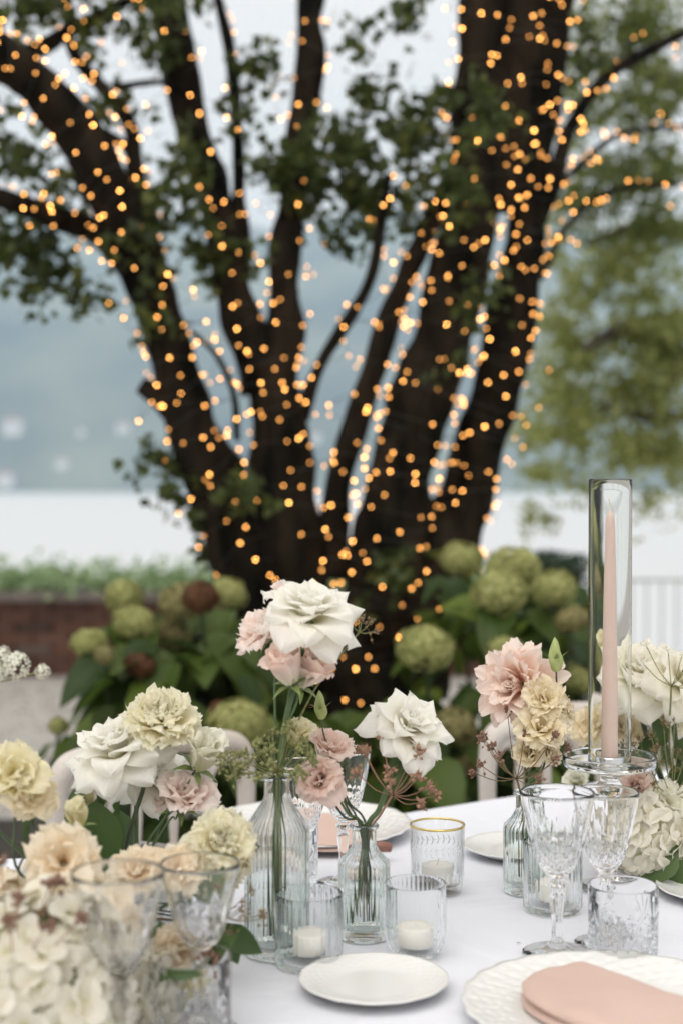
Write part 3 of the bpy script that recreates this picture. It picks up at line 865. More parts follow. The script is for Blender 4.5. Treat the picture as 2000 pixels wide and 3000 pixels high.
# ------------------------------------------------------------------ chairs
def make_chair(label):
    t = thing('dining_chair', label, 'chair', (0, 0, 0), 0, 'whitewashed chairs round the table')
    W, H, HS = .19, .83, .45
    # local: x across, y towards the back (away from the table), back plane at y=0
    b = MB()
    V, Fc, uv, _, _ = tube_geo([(-W, 0, .66), (-W, 0, .76), (-W * .93, 0, .805), (-W * .7, 0, .822), (0, 0, .835), (W * .7, 0, .822), (W * .93, 0, .805), (W, 0, .76), (W, 0, .66)], [.016, .018, .021, .022, .022, .022, .021, .018, .016], 12, 6)
    obj('top_rail', mesh('top_rail', V, Fc, uv), M['chair'], t)
    turned = [(0, 0), (.014, 0), (.013, .02), (.016, .035), (.021, .042), (.021, .05), (.014, .056), (.013, .07), (.017, .095), (.019, .12), (.015, .15), (.012, .162), (.019, .168), (.02, .176), (.012, .183), (.014, .2), (0, .2)]
    V, Fc = lathe_geo(smooth_prof(turned, 2), 14); post = mesh('post', V, Fc); post.materials.append(M['chair'])
    ring = mesh('ring', *lathe_geo([(.0195, 0), (.0225, .003), (.0195, .006)], 14)); ring.materials.append(M['chair_worn'])
    for s in (-1, 1):
        p = obj('back_post', post, None, t, (s * W, 0, .455))
        obj('ring', ring, None, p, (0, 0, .043)); obj('ring', ring, None, p, (0, 0, .169))
        tube('rear_leg', [(s * W, 0, .46), (s * W, .0, .3), (s * W * 1.04, .05, 0)], [.017, .017, .012], M['chair'], t, 10)
        lathe('front_leg', [(0, 0), (.011, 0), (.016, .1), (.02, .3), (.018, .33), (.022, .36), (.018, .42), (0, .42)], M['chair'], t, 12, loc=(s * W, -.36, 0))
    sp = mesh('spindle', *lathe_geo(smooth_prof([(0, 0), (.008, 0), (.008, .03), (.011, .036), (.007, .045), (.0115, .1), (.008, .15), (.012, .16), (.007, .17), (.010, .22), (.007, .27), (0, .27)], 2), 10)); sp.materials.append(M['chair'])
    for x in (-.11, -.037, .037, .11):
        obj('spindle', sp, None, t, (x, 0, .485))
    xs = (-.11, -.037, .037, .11)
    for a, b_ in zip((-W + .012,) + xs, xs + (W - .012,)):
        m_ = (a + b_) / 2
        tube('arch', [(a, 0, .745), (a + .004, 0, .77), (m_, 0, .795), (b_ - .004, 0, .77), (b_, 0, .745)], [.008, .010, .014, .010, .008], M['chair'], t, 8, 4)
    for z in (.475,):
        q = MB(); q.box((0, 0, z), (W, .012, .012)); obj('lower_rail', q.mesh('lower_rail', False), M['chair'], t)
    s_ = lathe('seat', smooth_prof([(0, .42), (.18, .42), (.21, .43), (.21, .45), (.2, .455), (.17, .475), (0, .48)], 3), M['chair'], t, 32, loc=(0, -.18, 0))
    s_.scale = (1.0, .95, 1)
    return t
ch = make_chair('whitewashed chair with arched spindle back at the far left of the table')
pl, pr = P(204, 2212, 2.40), P(689, 2158, 2.60)
mid = (pl + pr) / 2
ch.location = (mid.x, mid.y, 0.0)
ch.rotation_euler = (0, 0, math.atan2(pr.y - pl.y, pr.x - pl.x))
ch.scale = (1.0, 1, 1)
ch2 = copy_tree(ch)
ch2['label'] = 'whitewashed chair half hidden behind the pale flowers and candle tube'
p2 = P(1640, 2150, 2.82)
ch2.location = (p2.x, p2.y, 0); ch2.rotation_euler = (0, 0, rad(35))
ch3 = copy_tree(ch)
ch3['label'] = 'whitewashed chair behind the right-hand bouquet, cut off by the edge of the photo'
p3 = P(2010, 2150, 3.1)
ch3.location = (p3.x, p3.y, 0); ch3.rotation_euler = (0, 0, rad(40))

# ------------------------------------------------------------------ table and cloth
A_ = T(440, 2503); L0 = T(0, 2514); B_ = T(1530, 2325)
dirr = (B_ - A_).normalized()
far = A_ + dirr * 2.0
left = A_ + (L0 - A_).normalized() * 1.1
poly = [left, A_, far, Vector((far.x + .7, far.y - .5, TZ)), Vector((2.2, 1.05, TZ)), Vector((left.x, 1.05, TZ))]
def round_poly(pts, r=.05, seg=5, step=.03):
    out = []
    n = len(pts)
    for i in range(n):
        p, a, c = pts[i], pts[i - 1], pts[(i + 1) % n]
        u, v = (a - p).normalized(), (c - p).normalized()
        s, e = p + u * r, p + v * r
        for k in range(seg + 1):
            t = k / seg
            out.append(s * (1 - t) ** 2 + p * 2 * t * (1 - t) + e * t * t)
    fin = []
    for i in range(len(out)):
        a, b = out[i], out[(i + 1) % len(out)]
        m_ = max(1, int((b - a).length / step))
        for k in range(m_): fin.append(a + (b - a) * k / m_)
    return fin
bd = round_poly(poly)
cen = sum(bd, Vector()) / len(bd)
tb = thing('dining_table', 'long dining table hidden under the white cloth', 'table', (cen.x, cen.y, 0))
inner = [cen + (p - cen) * .985 for p in bd]
V = [(p.x - cen.x, p.y - cen.y, TZ - .006) for p in inner] + [(p.x - cen.x, p.y - cen.y, TZ - .035) for p in inner]
n = len(inner)
obj('tabletop', mesh('tabletop', V, [tuple(range(n)), tuple(range(2 * n - 1, n - 1, -1))] + [(i, i + n, (i + 1) % n + n, (i + 1) % n) for i in range(n)], smooth=False), M['bark_far'], tb)
for k in (0, 1, 2, 4, 5):
    p = cen + (poly[k] - cen) * .85 - cen
    q = MB(); q.box((p.x, p.y, .355), (.025, .025, .355)); obj('leg', q.mesh('leg', False), M['bark_far'], tb)
V, Fc = [], []
rings = [0.02, .1, .2, .3, .4, .5, .6, .7, .8, .88, .94, .98, 1.0]
cum = 0
n = len(bd)
for s in rings:
    for p in bd:
        q = cen + (p - cen) * s
        V.append((q.x, q.y, TZ - .0012 + .0010 * mnoise.noise(Vector((q.x * 5, q.y * 5, 0)))))
for k, (dz, o_) in enumerate([(-.003, .004), (-.012, .008), (-.05, .010), (-.14, .016), (-.3, .026), (-.5, .034), (-.68, .04)]):
    for i, p in enumerate(bd):
        nx = (bd[(i + 1) % n] - bd[i - 1]); nrm = Vector((nx.y, -nx.x, 0)).normalized()
        if nrm.dot(p - cen) < 0: nrm = -nrm
        s = i * .03
        q = p + nrm * (o_ * (1 + .0) + min(1, k / 4) * (.022 * math.sin(s * 26 + 2 * math.sin(s * 7)) + .01 * math.sin(s * 61)))
        V.append((q.x, q.y, TZ + dz))
nr = len(rings) + 7
for j in range(nr - 1):
    for i in range(n):
        i2 = (i + 1) % n
        Fc.append((j * n + i, j * n + i2, (j + 1) * n + i2, (j + 1) * n + i))
Fc.append(tuple(range(n))[::-1])
tag(obj('tablecloth', mesh('tablecloth', V, Fc), M['cloth']), 'white linen tablecloth covering the long table to the ground', 'tablecloth')

# ------------------------------------------------------------------ tableware
def cut_goblet(label, px, py, rim, h, group='cut crystal stemmed glasses on the table', rz=0.0):
    p = T(px, py)
    t = thing('wine_glass', label, 'wine glass', p, rz, group)
    k = rim / .0425; kz = h / .186
    outer = [(0, .0), (.034, .0), (.0385, .0008), (.0395, .0022), (.036, .0040), (.024, .0062), (.012, .0095), (.0072, .016), (.0056, .028), (.0060, .042), (.0078, .056), (.0090, .066), (.0072, .0725),
             (.0062, .0755), (.0098, .0785), (.0108, .0815), (.0092, .0845), (.0075, .087), (.0125, .092), (.0185, .098), (.0235, .106), (.0275, .116), (.031, .128), (.0342, .142), (.0375, .158), (.0405, .174), (.0425, .186)]
    inner = [(.0418, .1868), (.0408, .186), (.0388, .174), (.0355, .158), (.0318, .142), (.0282, .128), (.0242, .116), (.0195, .107), (.0140, .1005), (.0070, .097), (0, .0962)]
    pr = smooth_prof([(r * k, z * kz) for r, z in outer], 4)
    no = len(pr)
    pr2 = pr + smooth_prof([(r * k, z * kz) for r, z in inner], 2)
    tot = len(pr2) - 1
    def fn(th, z, r, f):
        if f * tot > no - .5: return r
        zz = z / kz
        if .094 < zz < .172:
            a = (zz - .094) / .078
            if a < .42:
                e = min(1, a * 8) * min(1, (.42 - a) * 14)
                v = max(abs(math.sin(8 * th + zz * 260)), abs(math.sin(8 * th - zz * 260)))
                return r - .0011 * k * e * (1 - v) * 3.0 - .0004 * e
            e = (a - .42) / .58
            wv = abs(((th * 12 / PI) % 2) - 1)
            wd = 1 - e
            ind = max(0, wd - wv)
            fine = max(0, wd * .6 - abs(((th * 24 / PI) % 2) - 1))
            return r - .0011 * k * min(1, ind * 3.5) * min(1, e * 10) - .0005 * min(1, fine * 4) * min(1, e * 10)
        if .012 < zz < .074:
            return r * (1 + .06 * math.cos(8 * th))
        if .074 <= zz < .09:
            return r * (1 + .05 * math.cos(10 * th))
        if zz < .0065 and r > .012:
            return r * (1 + .006 * math.cos(20 * th))
        return r
    lathe('goblet', pr2, M['crystal'], t, 144, fn)
    return t

def tumbler(label, px, py, r, h, style, group=None, mat='glass', candle=False):
    p = T(px, py)
    names = {'rib': 'candle_glass', 'round': 'candle_glass', 'crystal': 'crystal_tumbler', 'gold': 'gold_rimmed_tumbler'}
    t = thing(names[style], label, 'candle holder' if candle else 'tumbler', p, R.uniform(0, 1), group)
    if style == 'round':
        out = [(0, 0), (r * .45, 0), (r * .66, .0022), (r * .84, .0085), (r * .94, .017), (r * .99, .029), (r, .04), (r, h)]
        inn = [(r - .0012, h + .0009), (r - .0024, h), (r - .0026, .04), (r * .99 - .003, .03), (r * .94 - .003, .019), (r * .82 - .002, .011), (r * .6, .0065), (0, .0055)]
        nr_, amp = 40, .0012
    elif style == 'rib':
        out = [(0, .0015), (r * .55, .0012), (r * .8, 0), (r * .95, .001), (r * .99, .004), (r, .008), (r, h)]
        inn = [(r - .0014, h + .0010), (r - .0028, h), (r - .0032, .012), (r - .006, .0075), (0, .0065)]
        nr_, amp = 36, .0012
    elif style == 'crystal':
        out = [(0, .001), (r * .8, .0), (r * .95, .0015), (r * .98, .006), (r * .99, .03), (r, h * .75), (r, h)]
        inn = [(r - .0014, h + .0010), (r - .0028, h), (r - .0034, .016), (r - .008, .0115), (0, .0105)]
        nr_, amp = 0, 0
    else:
        out = [(0, .001), (r * .78, .0), (r * .87, .001), (r * .9, .004), (r * .95, .03), (r, h)]
        inn = [(r - .0008, h + .0006), (r - .0016, h), (r * .95 - .0018, .03), (r * .9 - .002, .014), (r * .8, .0115), (0, .0105)]
        nr_, amp = 0, 0
    sub = 10 if style == 'crystal' else 3
    pr = [q for q in out]
    pa = []
    for a, b in zip(out[:-1], out[1:]):
        m_ = max(1, int(abs(b[1] - a[1]) / .0016)) if style in ('crystal',) else max(1, int(abs(b[1] - a[1]) / .005))
        for k in range(m_): pa.append((a[0] + (b[0] - a[0]) * k / m_, a[1] + (b[1] - a[1]) * k / m_))
    pa.append(out[-1])
    no = len(pa); pr2 = pa + inn; tot = len(pr2) - 1
    def fn(th, z, rr, f):
        if f * tot > no - .5:
            if style == 'rib' and z > .01: return rr + .0004 * math.cos(nr_ * th)
            return rr
        if nr_ and z > .001:
            top = max(0, min(1, (h - z) / (.006 if style == 'round' else .010)))
            if style == 'rib':
                return rr - amp * top * (abs(math.sin(nr_ * th / 2)) < .35) * 1.0 - amp * .5 * top * (1 - abs(math.sin(nr_ * th / 2)))
            return rr - amp * top * (1 + math.cos(nr_ * th)) * .5
        if style == 'crystal' and .006 < z < h * .84:
            q = z / h
            sec = (th * 6 / PI) % 2 - 1            # 6 panels
            if q < .45:
                v = max(abs(math.sin(9 * th + z * 190)), abs(math.sin(9 * th - z * 190)))
                return rr - .0034 * (1 - v) * 2.2
            ang = math.atan2(sec * .03, z - h * .38)
            fan = abs(math.sin(ang * 5.5))
            lim = (1 - abs(sec)) * h * .40 + h * .44
            return rr - .0024 * (1 - fan) * (1 if z < lim + h * .05 else 0)
        return rr
    seg = 36 * 6 if style == 'rib' else 40 * 5 if style == 'round' else 216 if style == 'crystal' else 72
    lathe('glass', pr2, M[{'rib': 'pressed', 'round': 'pressed', 'crystal': 'pressed_cut', 'gold': 'plain'}[style]], t, seg, fn)
    if style == 'gold':
        lathe('gold_rim', [(r + .0001, h - .0016), (r + .0005, h - .0002), (r, h + .001), (r - .0012, h + .0013), (r - .0020, h), (r - .0017, h - .0016)], M['gold'], t, 72)
        g = MB()
        for zc, cnt in ((h * .68, 30), (h * .28, 30)):
            for k in range(cnt):
                th = 2 * PI * k / cnt
                for sgn in (-1, 1):
                    zb = zc + .0012 * math.sin(th * 5)
                    rr0 = r * (.95 + .05 * zb / h) + .0003
                    pts = []
                    for (u, v) in ((0, 0), (.35, .16), (1, 0), (.35, -.16)):
                        dth, dz = (u * .9 - v * .5 * sgn), (u * .75 + v * .9 * sgn) * sgn
                        pts.append((rr0 * math.cos(th + dth * .13), rr0 * math.sin(th + dth * .13), zb + dz * .0095))
                    g.add(pts, [(0, 1, 2, 3)])
            for k in range(72):
                th = 2 * PI * k / 72; th2 = th + 2 * PI / 72
                za, zb2 = zc + .0012 * math.sin(th * 5), zc + .0012 * math.sin(th2 * 5)
                rr0 = r * (.95 + .05 * zc / h) + .0003
                g.add([(rr0 * math.cos(th), rr0 * math.sin(th), za), (rr0 * math.cos(th2), rr0 * math.sin(th2), zb2), (rr0 * math.cos(th2), rr0 * math.sin(th2), zb2 + .0005), (rr0 * math.cos(th), rr0 * math.sin(th), za + .0005)], [(0, 1, 2, 3)])
        obj('etched_garland', g.mesh('etched_garland'), M['etched'], t)
    return t

def tealight(label, host, r=.019, h=.022, z=.0125, group='small white candles in the glasses'):
    p = host.location + Vector((0, 0, z))
    t = thing('small_candle', label, 'candle', p, 0, group)
    lathe('wax', [(0, 0), (r * .96, 0), (r, .002), (r, h - .001), (r * .93, h), (r * .5, h - .0012), (0, h - .0016)], M['wax_white'], t, 32)
    tube('wick', [(0, 0, h - .002), (.0005, 0, h + .004), (.002, 0, h + .008)], .0007, M['wick'], t, 5, 3)
    return t

def bottle(label, px, py, r, zs, zn, zl, rn, rlip, wl_, ribs=40):
    p = T(px, py)
    t = thing('ribbed_bud_vase', label, 'vase', p, R.uniform(0, .3), 'ribbed glass bottle vases')
    out = [(0, .004), (r * .6, .003), (r * .86, 0), (r * .95, .0012), (r * .99, .004), (r, .009)]
    m_ = 8
    out += [(r, .009 + (zs - .012 - .009) * k / m_) for k in range(1, m_ + 1)]
    out += [(r * .998, zs - .004), (r * .97, zs + .001), (r * .85, zs + (zn - zs) * .22), (r * .66, zs + (zn - zs) * .5), (rn * 1.18, zs + (zn - zs) * .82), (rn * 1.02, zn), (rn, zn + .004), (rn, zl - .006), (rn * 1.02, zl - .005), (rlip, zl - .004), (rlip + .0006, zl - .001), (rlip - .001, zl + .0008)]
    inn = [(rn - .0022, zl), (rn - .0028, zl - .006), (rn - .0026, zn), (rn * 1.1 - .003, zs + (zn - zs) * .82), (r * .62 - .002, zs + (zn - zs) * .5), (r * .82 - .003, zs + (zn - zs) * .2), (r - .004, zs - .004), (r - .0038, zs * .5), (r - .0038, .018), (r - .007, .0125), (0, .0115)]
    no = len(out); pr2 = out + inn; tot = len(pr2) - 1
    def fn(th, z, rr, f):
        if f * tot > no - .5 or z < .003 or z > zn: return rr
        amp = .0010 * min(1, rr / r)
        return rr - amp * (1 - abs(math.sin(ribs * th / 2)))
    lathe('glass', pr2, M['green_glass'], t, ribs * 6, fn)
    rw = r - .0034
    lathe('water', [(0, .0108), (r - .0068, .0118), (rw, .0172), (rw, wl_), (rw - .001, wl_ - .0004), (0, wl_ - .0008)], M['water'], t, 48)
    return t

tallv = bottle('tall ribbed glass bottle vase holding the highest white rose', 812, 2793, .0373, .145, .181, .2035, .0145, .0174, .088, 42)
smallv = bottle('short ribbed glass bottle vase in the middle of the table', 1066, 2745, .0308, .090, .110, .134, .0142, .0170, .075, 36)
thirdv = bottle('short ribbed glass bottle vase behind the right wine glass with dahlia', 1541, 2612, .0308, .088, .109, .1335, .0142, .0170, .075, 36)

g1 = tumbler('ribbed candle glass with scalloped flutes in front of the tall bottle', 905, 2826, .0376, .080, 'rib', 'ribbed candle glasses', candle=True)
g2 = tumbler('rounded candle glass with fine vertical ribs right of the short bottle', 1215, 2800, .0352, .083, 'round', 'ribbed candle glasses', candle=True)
g3 = tumbler('ribbed candle glass behind the stem of the big wine glass', 1617, 2665, .0372, .086, 'rib', 'ribbed candle glasses', candle=True)
gg = tumbler('gold rimmed tumbler etched with leafy garlands', 1280, 2612, .0362, .089, 'gold')
tealight('white candle inside the scalloped glass left of the middle', g1)
tealight('white candle inside the rounded finely ribbed glass', g2, .021)
tealight('white candle inside the ribbed glass behind the wine glass stem', g3)
tealight('white candle inside the gold rimmed tumbler', gg, .021, .024)
tumbler('cut crystal tumbler beside the blush napkin plate', 1823, 2816, .0392, .086, 'crystal', 'cut crystal tumblers')
tumbler('cut crystal tumbler out of focus at the bottom edge of the photo', 558, 3068, .0392, .087, 'crystal', 'cut crystal tumblers')
tumbler('cut crystal tumbler half hidden behind the tall bottle vase', 852, 2588, .0372, .087, 'crystal', 'cut crystal tumblers')

cut_goblet('large cut crystal wine glass in front of the dahlia vase', 1630, 2795, .0425, .186)
cut_goblet('smaller cut crystal wine glass before the candle stand', 1772, 2767, .0388, .179)
cut_goblet('cut crystal wine glass behind the pink lisianthus', 1005, 2590, .0380, .181)
cut_goblet('cut crystal wine glass just right of the tall bottle, behind it', 884, 2648, .0380, .181)
cut_goblet('blurred cut crystal wine glass nearest the camera on the left', 348, 3145, .0425, .184)
cut_goblet('blurred cut crystal wine glass second from the left', 588, 3018, .0392, .165)

# plates
def plate(label, px, py, r, kind, group):
    p = T(px, py)
    t = thing('side_plate' if kind == 'side' else 'charger_plate', label, 'plate', p, R.uniform(0, 2), group)
    hgt = .013 if kind == 'side' else .017
    prof = [(0, .0025), (r * .55, .0025), (r * .57, 0), (r * .62, 0), (r * .64, .003), (r * .8, hgt * .45), (r * .97, hgt * .9), (r, hgt), (r * .995, hgt + .0016), (r * .97, hgt + .0012)]
    N_ = 16
    for k in range(N_):
        a = k / (N_ - 1)
        rr = .97 - (.97 - .62) * a
        z = (hgt + .0012) * (1 - a) ** 1.25 + .0062 * (1 - (1 - a) ** 1.25)
        prof.append((r * rr, z))
    prof += [(r * .60, .0058), (r * .5, .0056), (0, .0056)]
    def fn(th, z, rr, f):
        if rr > r * .93: return rr * (1 + (.006 if kind == 'side' else .009) * math.cos(th * (14 if kind == 'side' else 24)))
        return rr
    V, Fc = lathe_geo(prof, 288 if kind != 'side' else 144, fn)
    V2 = []
    for x, y, z in V:
        rr = math.hypot(x, y) / r
        if .66 < rr < .97 and z > .005:
            th = math.atan2(y, x)
            e = min(1, (rr - .66) * 20, (.97 - rr) * 20)
            if kind != 'side':
                v = math.sin(th * 24) * math.sin(rr * 60) + .8 * math.sin(th * 48 + rr * 30) * math.cos(rr * 45) + .5 * math.cos(th * 72 - rr * 50)
                z += .0007 * e * v
            else:
                z += .00035 * e * (math.sin(th * 28) * math.sin(rr * 50))
        V2.append((x, y, z))
    obj('china', mesh('china', V2, Fc), M['china'], t)
    return t
plate('small white side plate at the front edge of the table', 1094, 2900, .0792, 'side', 'small white side plates')
plate('small white side plate between gold rimmed tumbler and third vase', 1515, 2502, .079, 'side', 'small white side plates')
plate('small white side plate cut off by the right edge of the photo', 2106, 2625, .082, 'side', 'small white side plates')
cpl = plate('large embossed white charger under the folded blush napkin in front', 1808, 2985, .156, 'charger', 'embossed white charger plates')
cpb = plate('large embossed white charger behind the tall bottle', 905, 2440, .158, 'charger', 'embossed white charger plates')
# an inner plate lies on the front charger
def inner_plate(label, host):
    t = thing('dinner_plate', label, 'plate', host.location + Vector((0, 0, .0062)), 0, 'smooth dinner plates on the chargers')
    r = .118
    lathe('china', smooth_prof([(0, .002), (r * .5, .002), (r * .55, 0), (r * .6, .002), (r * .9, .010), (r, .016), (r * .99, .0175), (r * .9, .0125), (r * .65, .0055), (r * .5, .0048), (0, .0048)], 3), M['china'], t, 96)

def napkin(label, outline, z0, thick, layers, droop=.0):
    """folded cloth: stacked layers, each a rounded slab following the outline (world xy points)"""
    cx = sum(p[0] for p in outline) / len(outline); cy_ = sum(p[1] for p in outline) / len(outline)
    t = thing('napkin', label, 'napkin', (cx, cy_, z0), 0, 'folded blush napkins')
    pts = catmull([np.array((p[0], p[1])) for p in outline + [outline[0]]], 10)[:-1]
    pts = [(p[0] - cx, p[1] - cy_) for p in pts]
    n = len(pts)
    for l in range(layers):
        zb = l * thick / layers
        th = thick / layers * .9
        V, Fc = [], []
        prof = [(.0, -.5, 0), (.90, -.5, 0), (.97, -.4, 0), (1, -.12, 0), (.985, .15, 0), (.95, .36, 0), (.88, .50, 0), (.8, .56, 0), (.6, .58, 0), (.4, .6, 0), (.2, .6, 0), (0, .6, 0)]
        shr = 1 - .012 * l * (1 if l % 2 else 1.6)
        for (s, zz, _) in prof:
            for k, (x, y) in enumerate(pts):
                X, Y = x * max(s, .01) * shr, y * max(s, .01) * shr
                z = zb + th * (.5 + zz) + ((.0045 * mnoise.noise(Vector((X * 16 + 3, Y * 16, l))) + .0014 * mnoise.noise(Vector((X * 60, Y * 25, l + 4))) + .0012 * (1 - s * s)) if zz > 0 else 0) + .0005 * l
                V.append((X, Y, z))
        m_ = len(prof)
        for j in range(m_ - 1):
            for k in range(n):
                k2 = (k + 1) % n
                Fc.append((j * n + k, j * n + k2, (j + 1) * n + k2, (j + 1) * n + k))
        Fc.append(tuple(range(n))[::-1]); Fc.append(tuple((m_ - 1) * n + k for k in range(n)))
        obj('cloth_fold', mesh('cloth_fold', V, Fc), M['napkin'], t)
    return t
zt = TZ + .0072
ol = [T(x, y, zt + .012) for x, y in [(1524, 2888), (1562, 2860), (1630, 2846), (1694, 2834), (1780, 2862), (1900, 2905), (2040, 2952), (2150, 2995), (2110, 3070), (1900, 3072), (1730, 3030), (1610, 2978), (1536, 2930)]]
napkin('blush pink napkin folded into a long roll on the front charger', [(p.x, p.y) for p in ol], zt, .021, 2)
ol = [T(x, y, TZ + .012) for x, y in [(760, 2420), (900, 2400), (1040, 2412), (1085, 2450), (1070, 2482), (960, 2492), (800, 2478)]]
napkin('blush pink napkin folded flat on the charger behind the bottles', [(p.x, p.y) for p in ol], TZ + .0085, .014, 2)
# darker rolled fold of the back napkin, added as a separate brown bar
p = T(1118, 2460, TZ + .03)
t = thing('napkin_roll_end', 'small brown rolled end of the back napkin', 'napkin fold', (p.x, p.y, TZ + .012))
V, Fc, uv, _, _ = tube_geo([(-.014, 0, .006), (0, -.002, .0085), (.013, 0, .006)], [.006, .008, .006], 12)
obj('rolled_fold', mesh('rolled_fold', V, Fc, uv), M['napkin_dark'], t)

# knife at the far left place
p = T(560, 2490)
t = thing('knife', 'steel knife lying near the left chair on the table edge', 'knife', (p.x, p.y, TZ + .0016), rad(-24), None)
obj('blade', mesh('blade', [(-.11, -.006, 0), (-.02, -.008, 0), (-.01, 0, 0), (-.02, .007, 0), (-.09, .006, 0), (-.11, -.006, .0015), (-.02, -.008, .0015), (-.01, 0, .0015), (-.02, .007, .0015), (-.09, .006, .0015)],
               [(4, 3, 2, 1, 0), (5, 6, 7, 8, 9), (0, 1, 6, 5), (1, 2, 7, 6), (2, 3, 8, 7), (3, 4, 9, 8), (4, 0, 5, 9)], smooth=False), M['steel'], t)
tube('handle', [(-.015, 0, .003), (.03, 0, .004), (.08, 0, .005), (.095, 0, .004)], [.004, .0045, .006, .003], M['steel'], t, 8)

# candle stand: glass dish on a stem, glass tube and tapered candle
bp = T(1783, 2602)
st = thing('candle_stand', 'clear glass candle stand with wide dish on a turned stem', 'candle stand', bp)
lathe('stand', smooth_prof([(0, 0), (.038, 0), (.042, .001), (.0425, .003), (.036, .006), (.018, .010), (.010, .018), (.012, .028), (.017, .035), (.012, .043), (.009, .06), (.008, .09), (.009, .115), (.016, .126), (.020, .134), (.014, .142), (.013, .150), (.024, .158), (.045, .1605), (.058, .162), (.0612, .166), (.0615, .176), (.0605, .178), (.0595, .176), (.059, .169), (.055, .1675), (.02, .1672), (0, .1672)], 3), M['glass'], st, 64)
lathe('metal_cup', [(.0115, .1675), (.0185, .1675), (.0187, .176), (.0185, .1775), (.0118, .1775), (.0115, .176)], M['chrome'], st, 40)
ck = thing('taper_candle', 'tall unlit blush pink taper candle inside a glass tube', 'candle', bp + Vector((0, 0, .1678)))
lathe('wax', smooth_prof([(0, 0), (.0108, 0), (.0110, .004), (.0105, .08), (.0095, .16), (.0082, .24), (.0067, .30), (.0062, .318), (.0050, .326), (.0028, .331), (.0012, .334), (0, .3345)], 4), M['wax_pink'], ck, 40)
tube('wick', [(0, 0, .332), (.0006, 0, .340), (-.001, 0, .345), (-.0022, 0, .350)], [.0012, .0013, .0011, .0007], M['wick'], ck, 6, 4)
th_ = thing('glass_chimney', 'tall clear glass tube standing round the pink taper candle', 'glass tube', bp + Vector((0, 0, .1678)))
lathe('tube', [(.0262, 0), (.0284, 0), (.0284, .02), (.0284, .36), (.0284, .3755), (.0276, .3765), (.0266, .3757), (.0262, .3745), (.0262, .02), (.0262, 0)], M['thin_tube'], th_, 96)

# ------------------------------------------------------------------ flowers
def petal_mesh(name, L_, W_, th0, th1, r0=.003, wrap=.03, shape=None, ruffle=0.0, rf=3.0, roll=0.0, rd=.0, serr=0.0, seed=0, nu=9, nv=9, p=1.2, lift=0.0, bend=0.0):
    rng = random.Random(seed)
    shape = shape or [(0, .3), (.3, .8), (.6, 1), (.85, .78), (1, .12)]
    xs = [s[0] for s in shape]; ys = [s[1] for s in shape]
    ph = rng.uniform(0, 6); ph2 = rng.uniform(0, 6)
    K = 40
    path = [(r0, 0.0)]; ths = [rad(th0)]
    for k in range(K):
        v = (k + 1) / K
        th = rad(th0 + (th1 - th0) * v ** p)
        r_, z_ = path[-1]
        path.append((r_ + math.sin(th) * L_ / K, z_ + math.cos(th) * L_ / K)); ths.append(th)
    V, Fc, uv = [], [], []
    jit = [rng.uniform(-1, 1) for _ in range(nu + 1)]
    for j in range(nv + 1):
        v = j / nv
        w_ = W_ / 2 * float(np.interp(v, xs, ys))
        for i in range(nu + 1):
            u = -1 + 2 * i / nu
            ve = v * (1 - rd * u * u * v) * (1 + serr * jit[i] * v ** 3)
            q = max(0, min(K - 1e-6, ve * K)); k = int(q); f = q - k
            r_ = path[k][0] * (1 - f) + path[k + 1][0] * f; z_ = path[k][1] * (1 - f) + path[k + 1][1] * f
            th = ths[k] * (1 - f) + ths[k + 1] * f
            x_ = u * w_
            tg = wrap * math.sin(x_ / wrap) if abs(x_ / wrap) < PI / 2 else math.copysign(wrap, x_)
            inn = wrap * (1 - math.cos(min(PI * .6, abs(x_ / wrap))))
            nn = inn - roll * abs(u) ** 3 * v * v + ruffle * v ** 2 * (math.sin(rf * u * PI + ph) * (.3 + abs(u)) + .6 * math.sin(rf * 2.3 * u * PI + ph2) * v)
            nn += lift * v ** 3 + bend * .010 * v * mnoise.noise(Vector((u * 1.1 + seed * 3.1, v * 2.0, seed * .7)))
            V.append((r_ - math.cos(th) * nn, tg, z_ + math.sin(th) * nn))
            uv.append((i / nu, v))
    for j in range(nv):
        for i in range(nu):
            a = j * (nu + 1) + i
            Fc.append((a, a + 1, a + nu + 2, a + nu + 1))
    return mesh(name, V, Fc, uv)

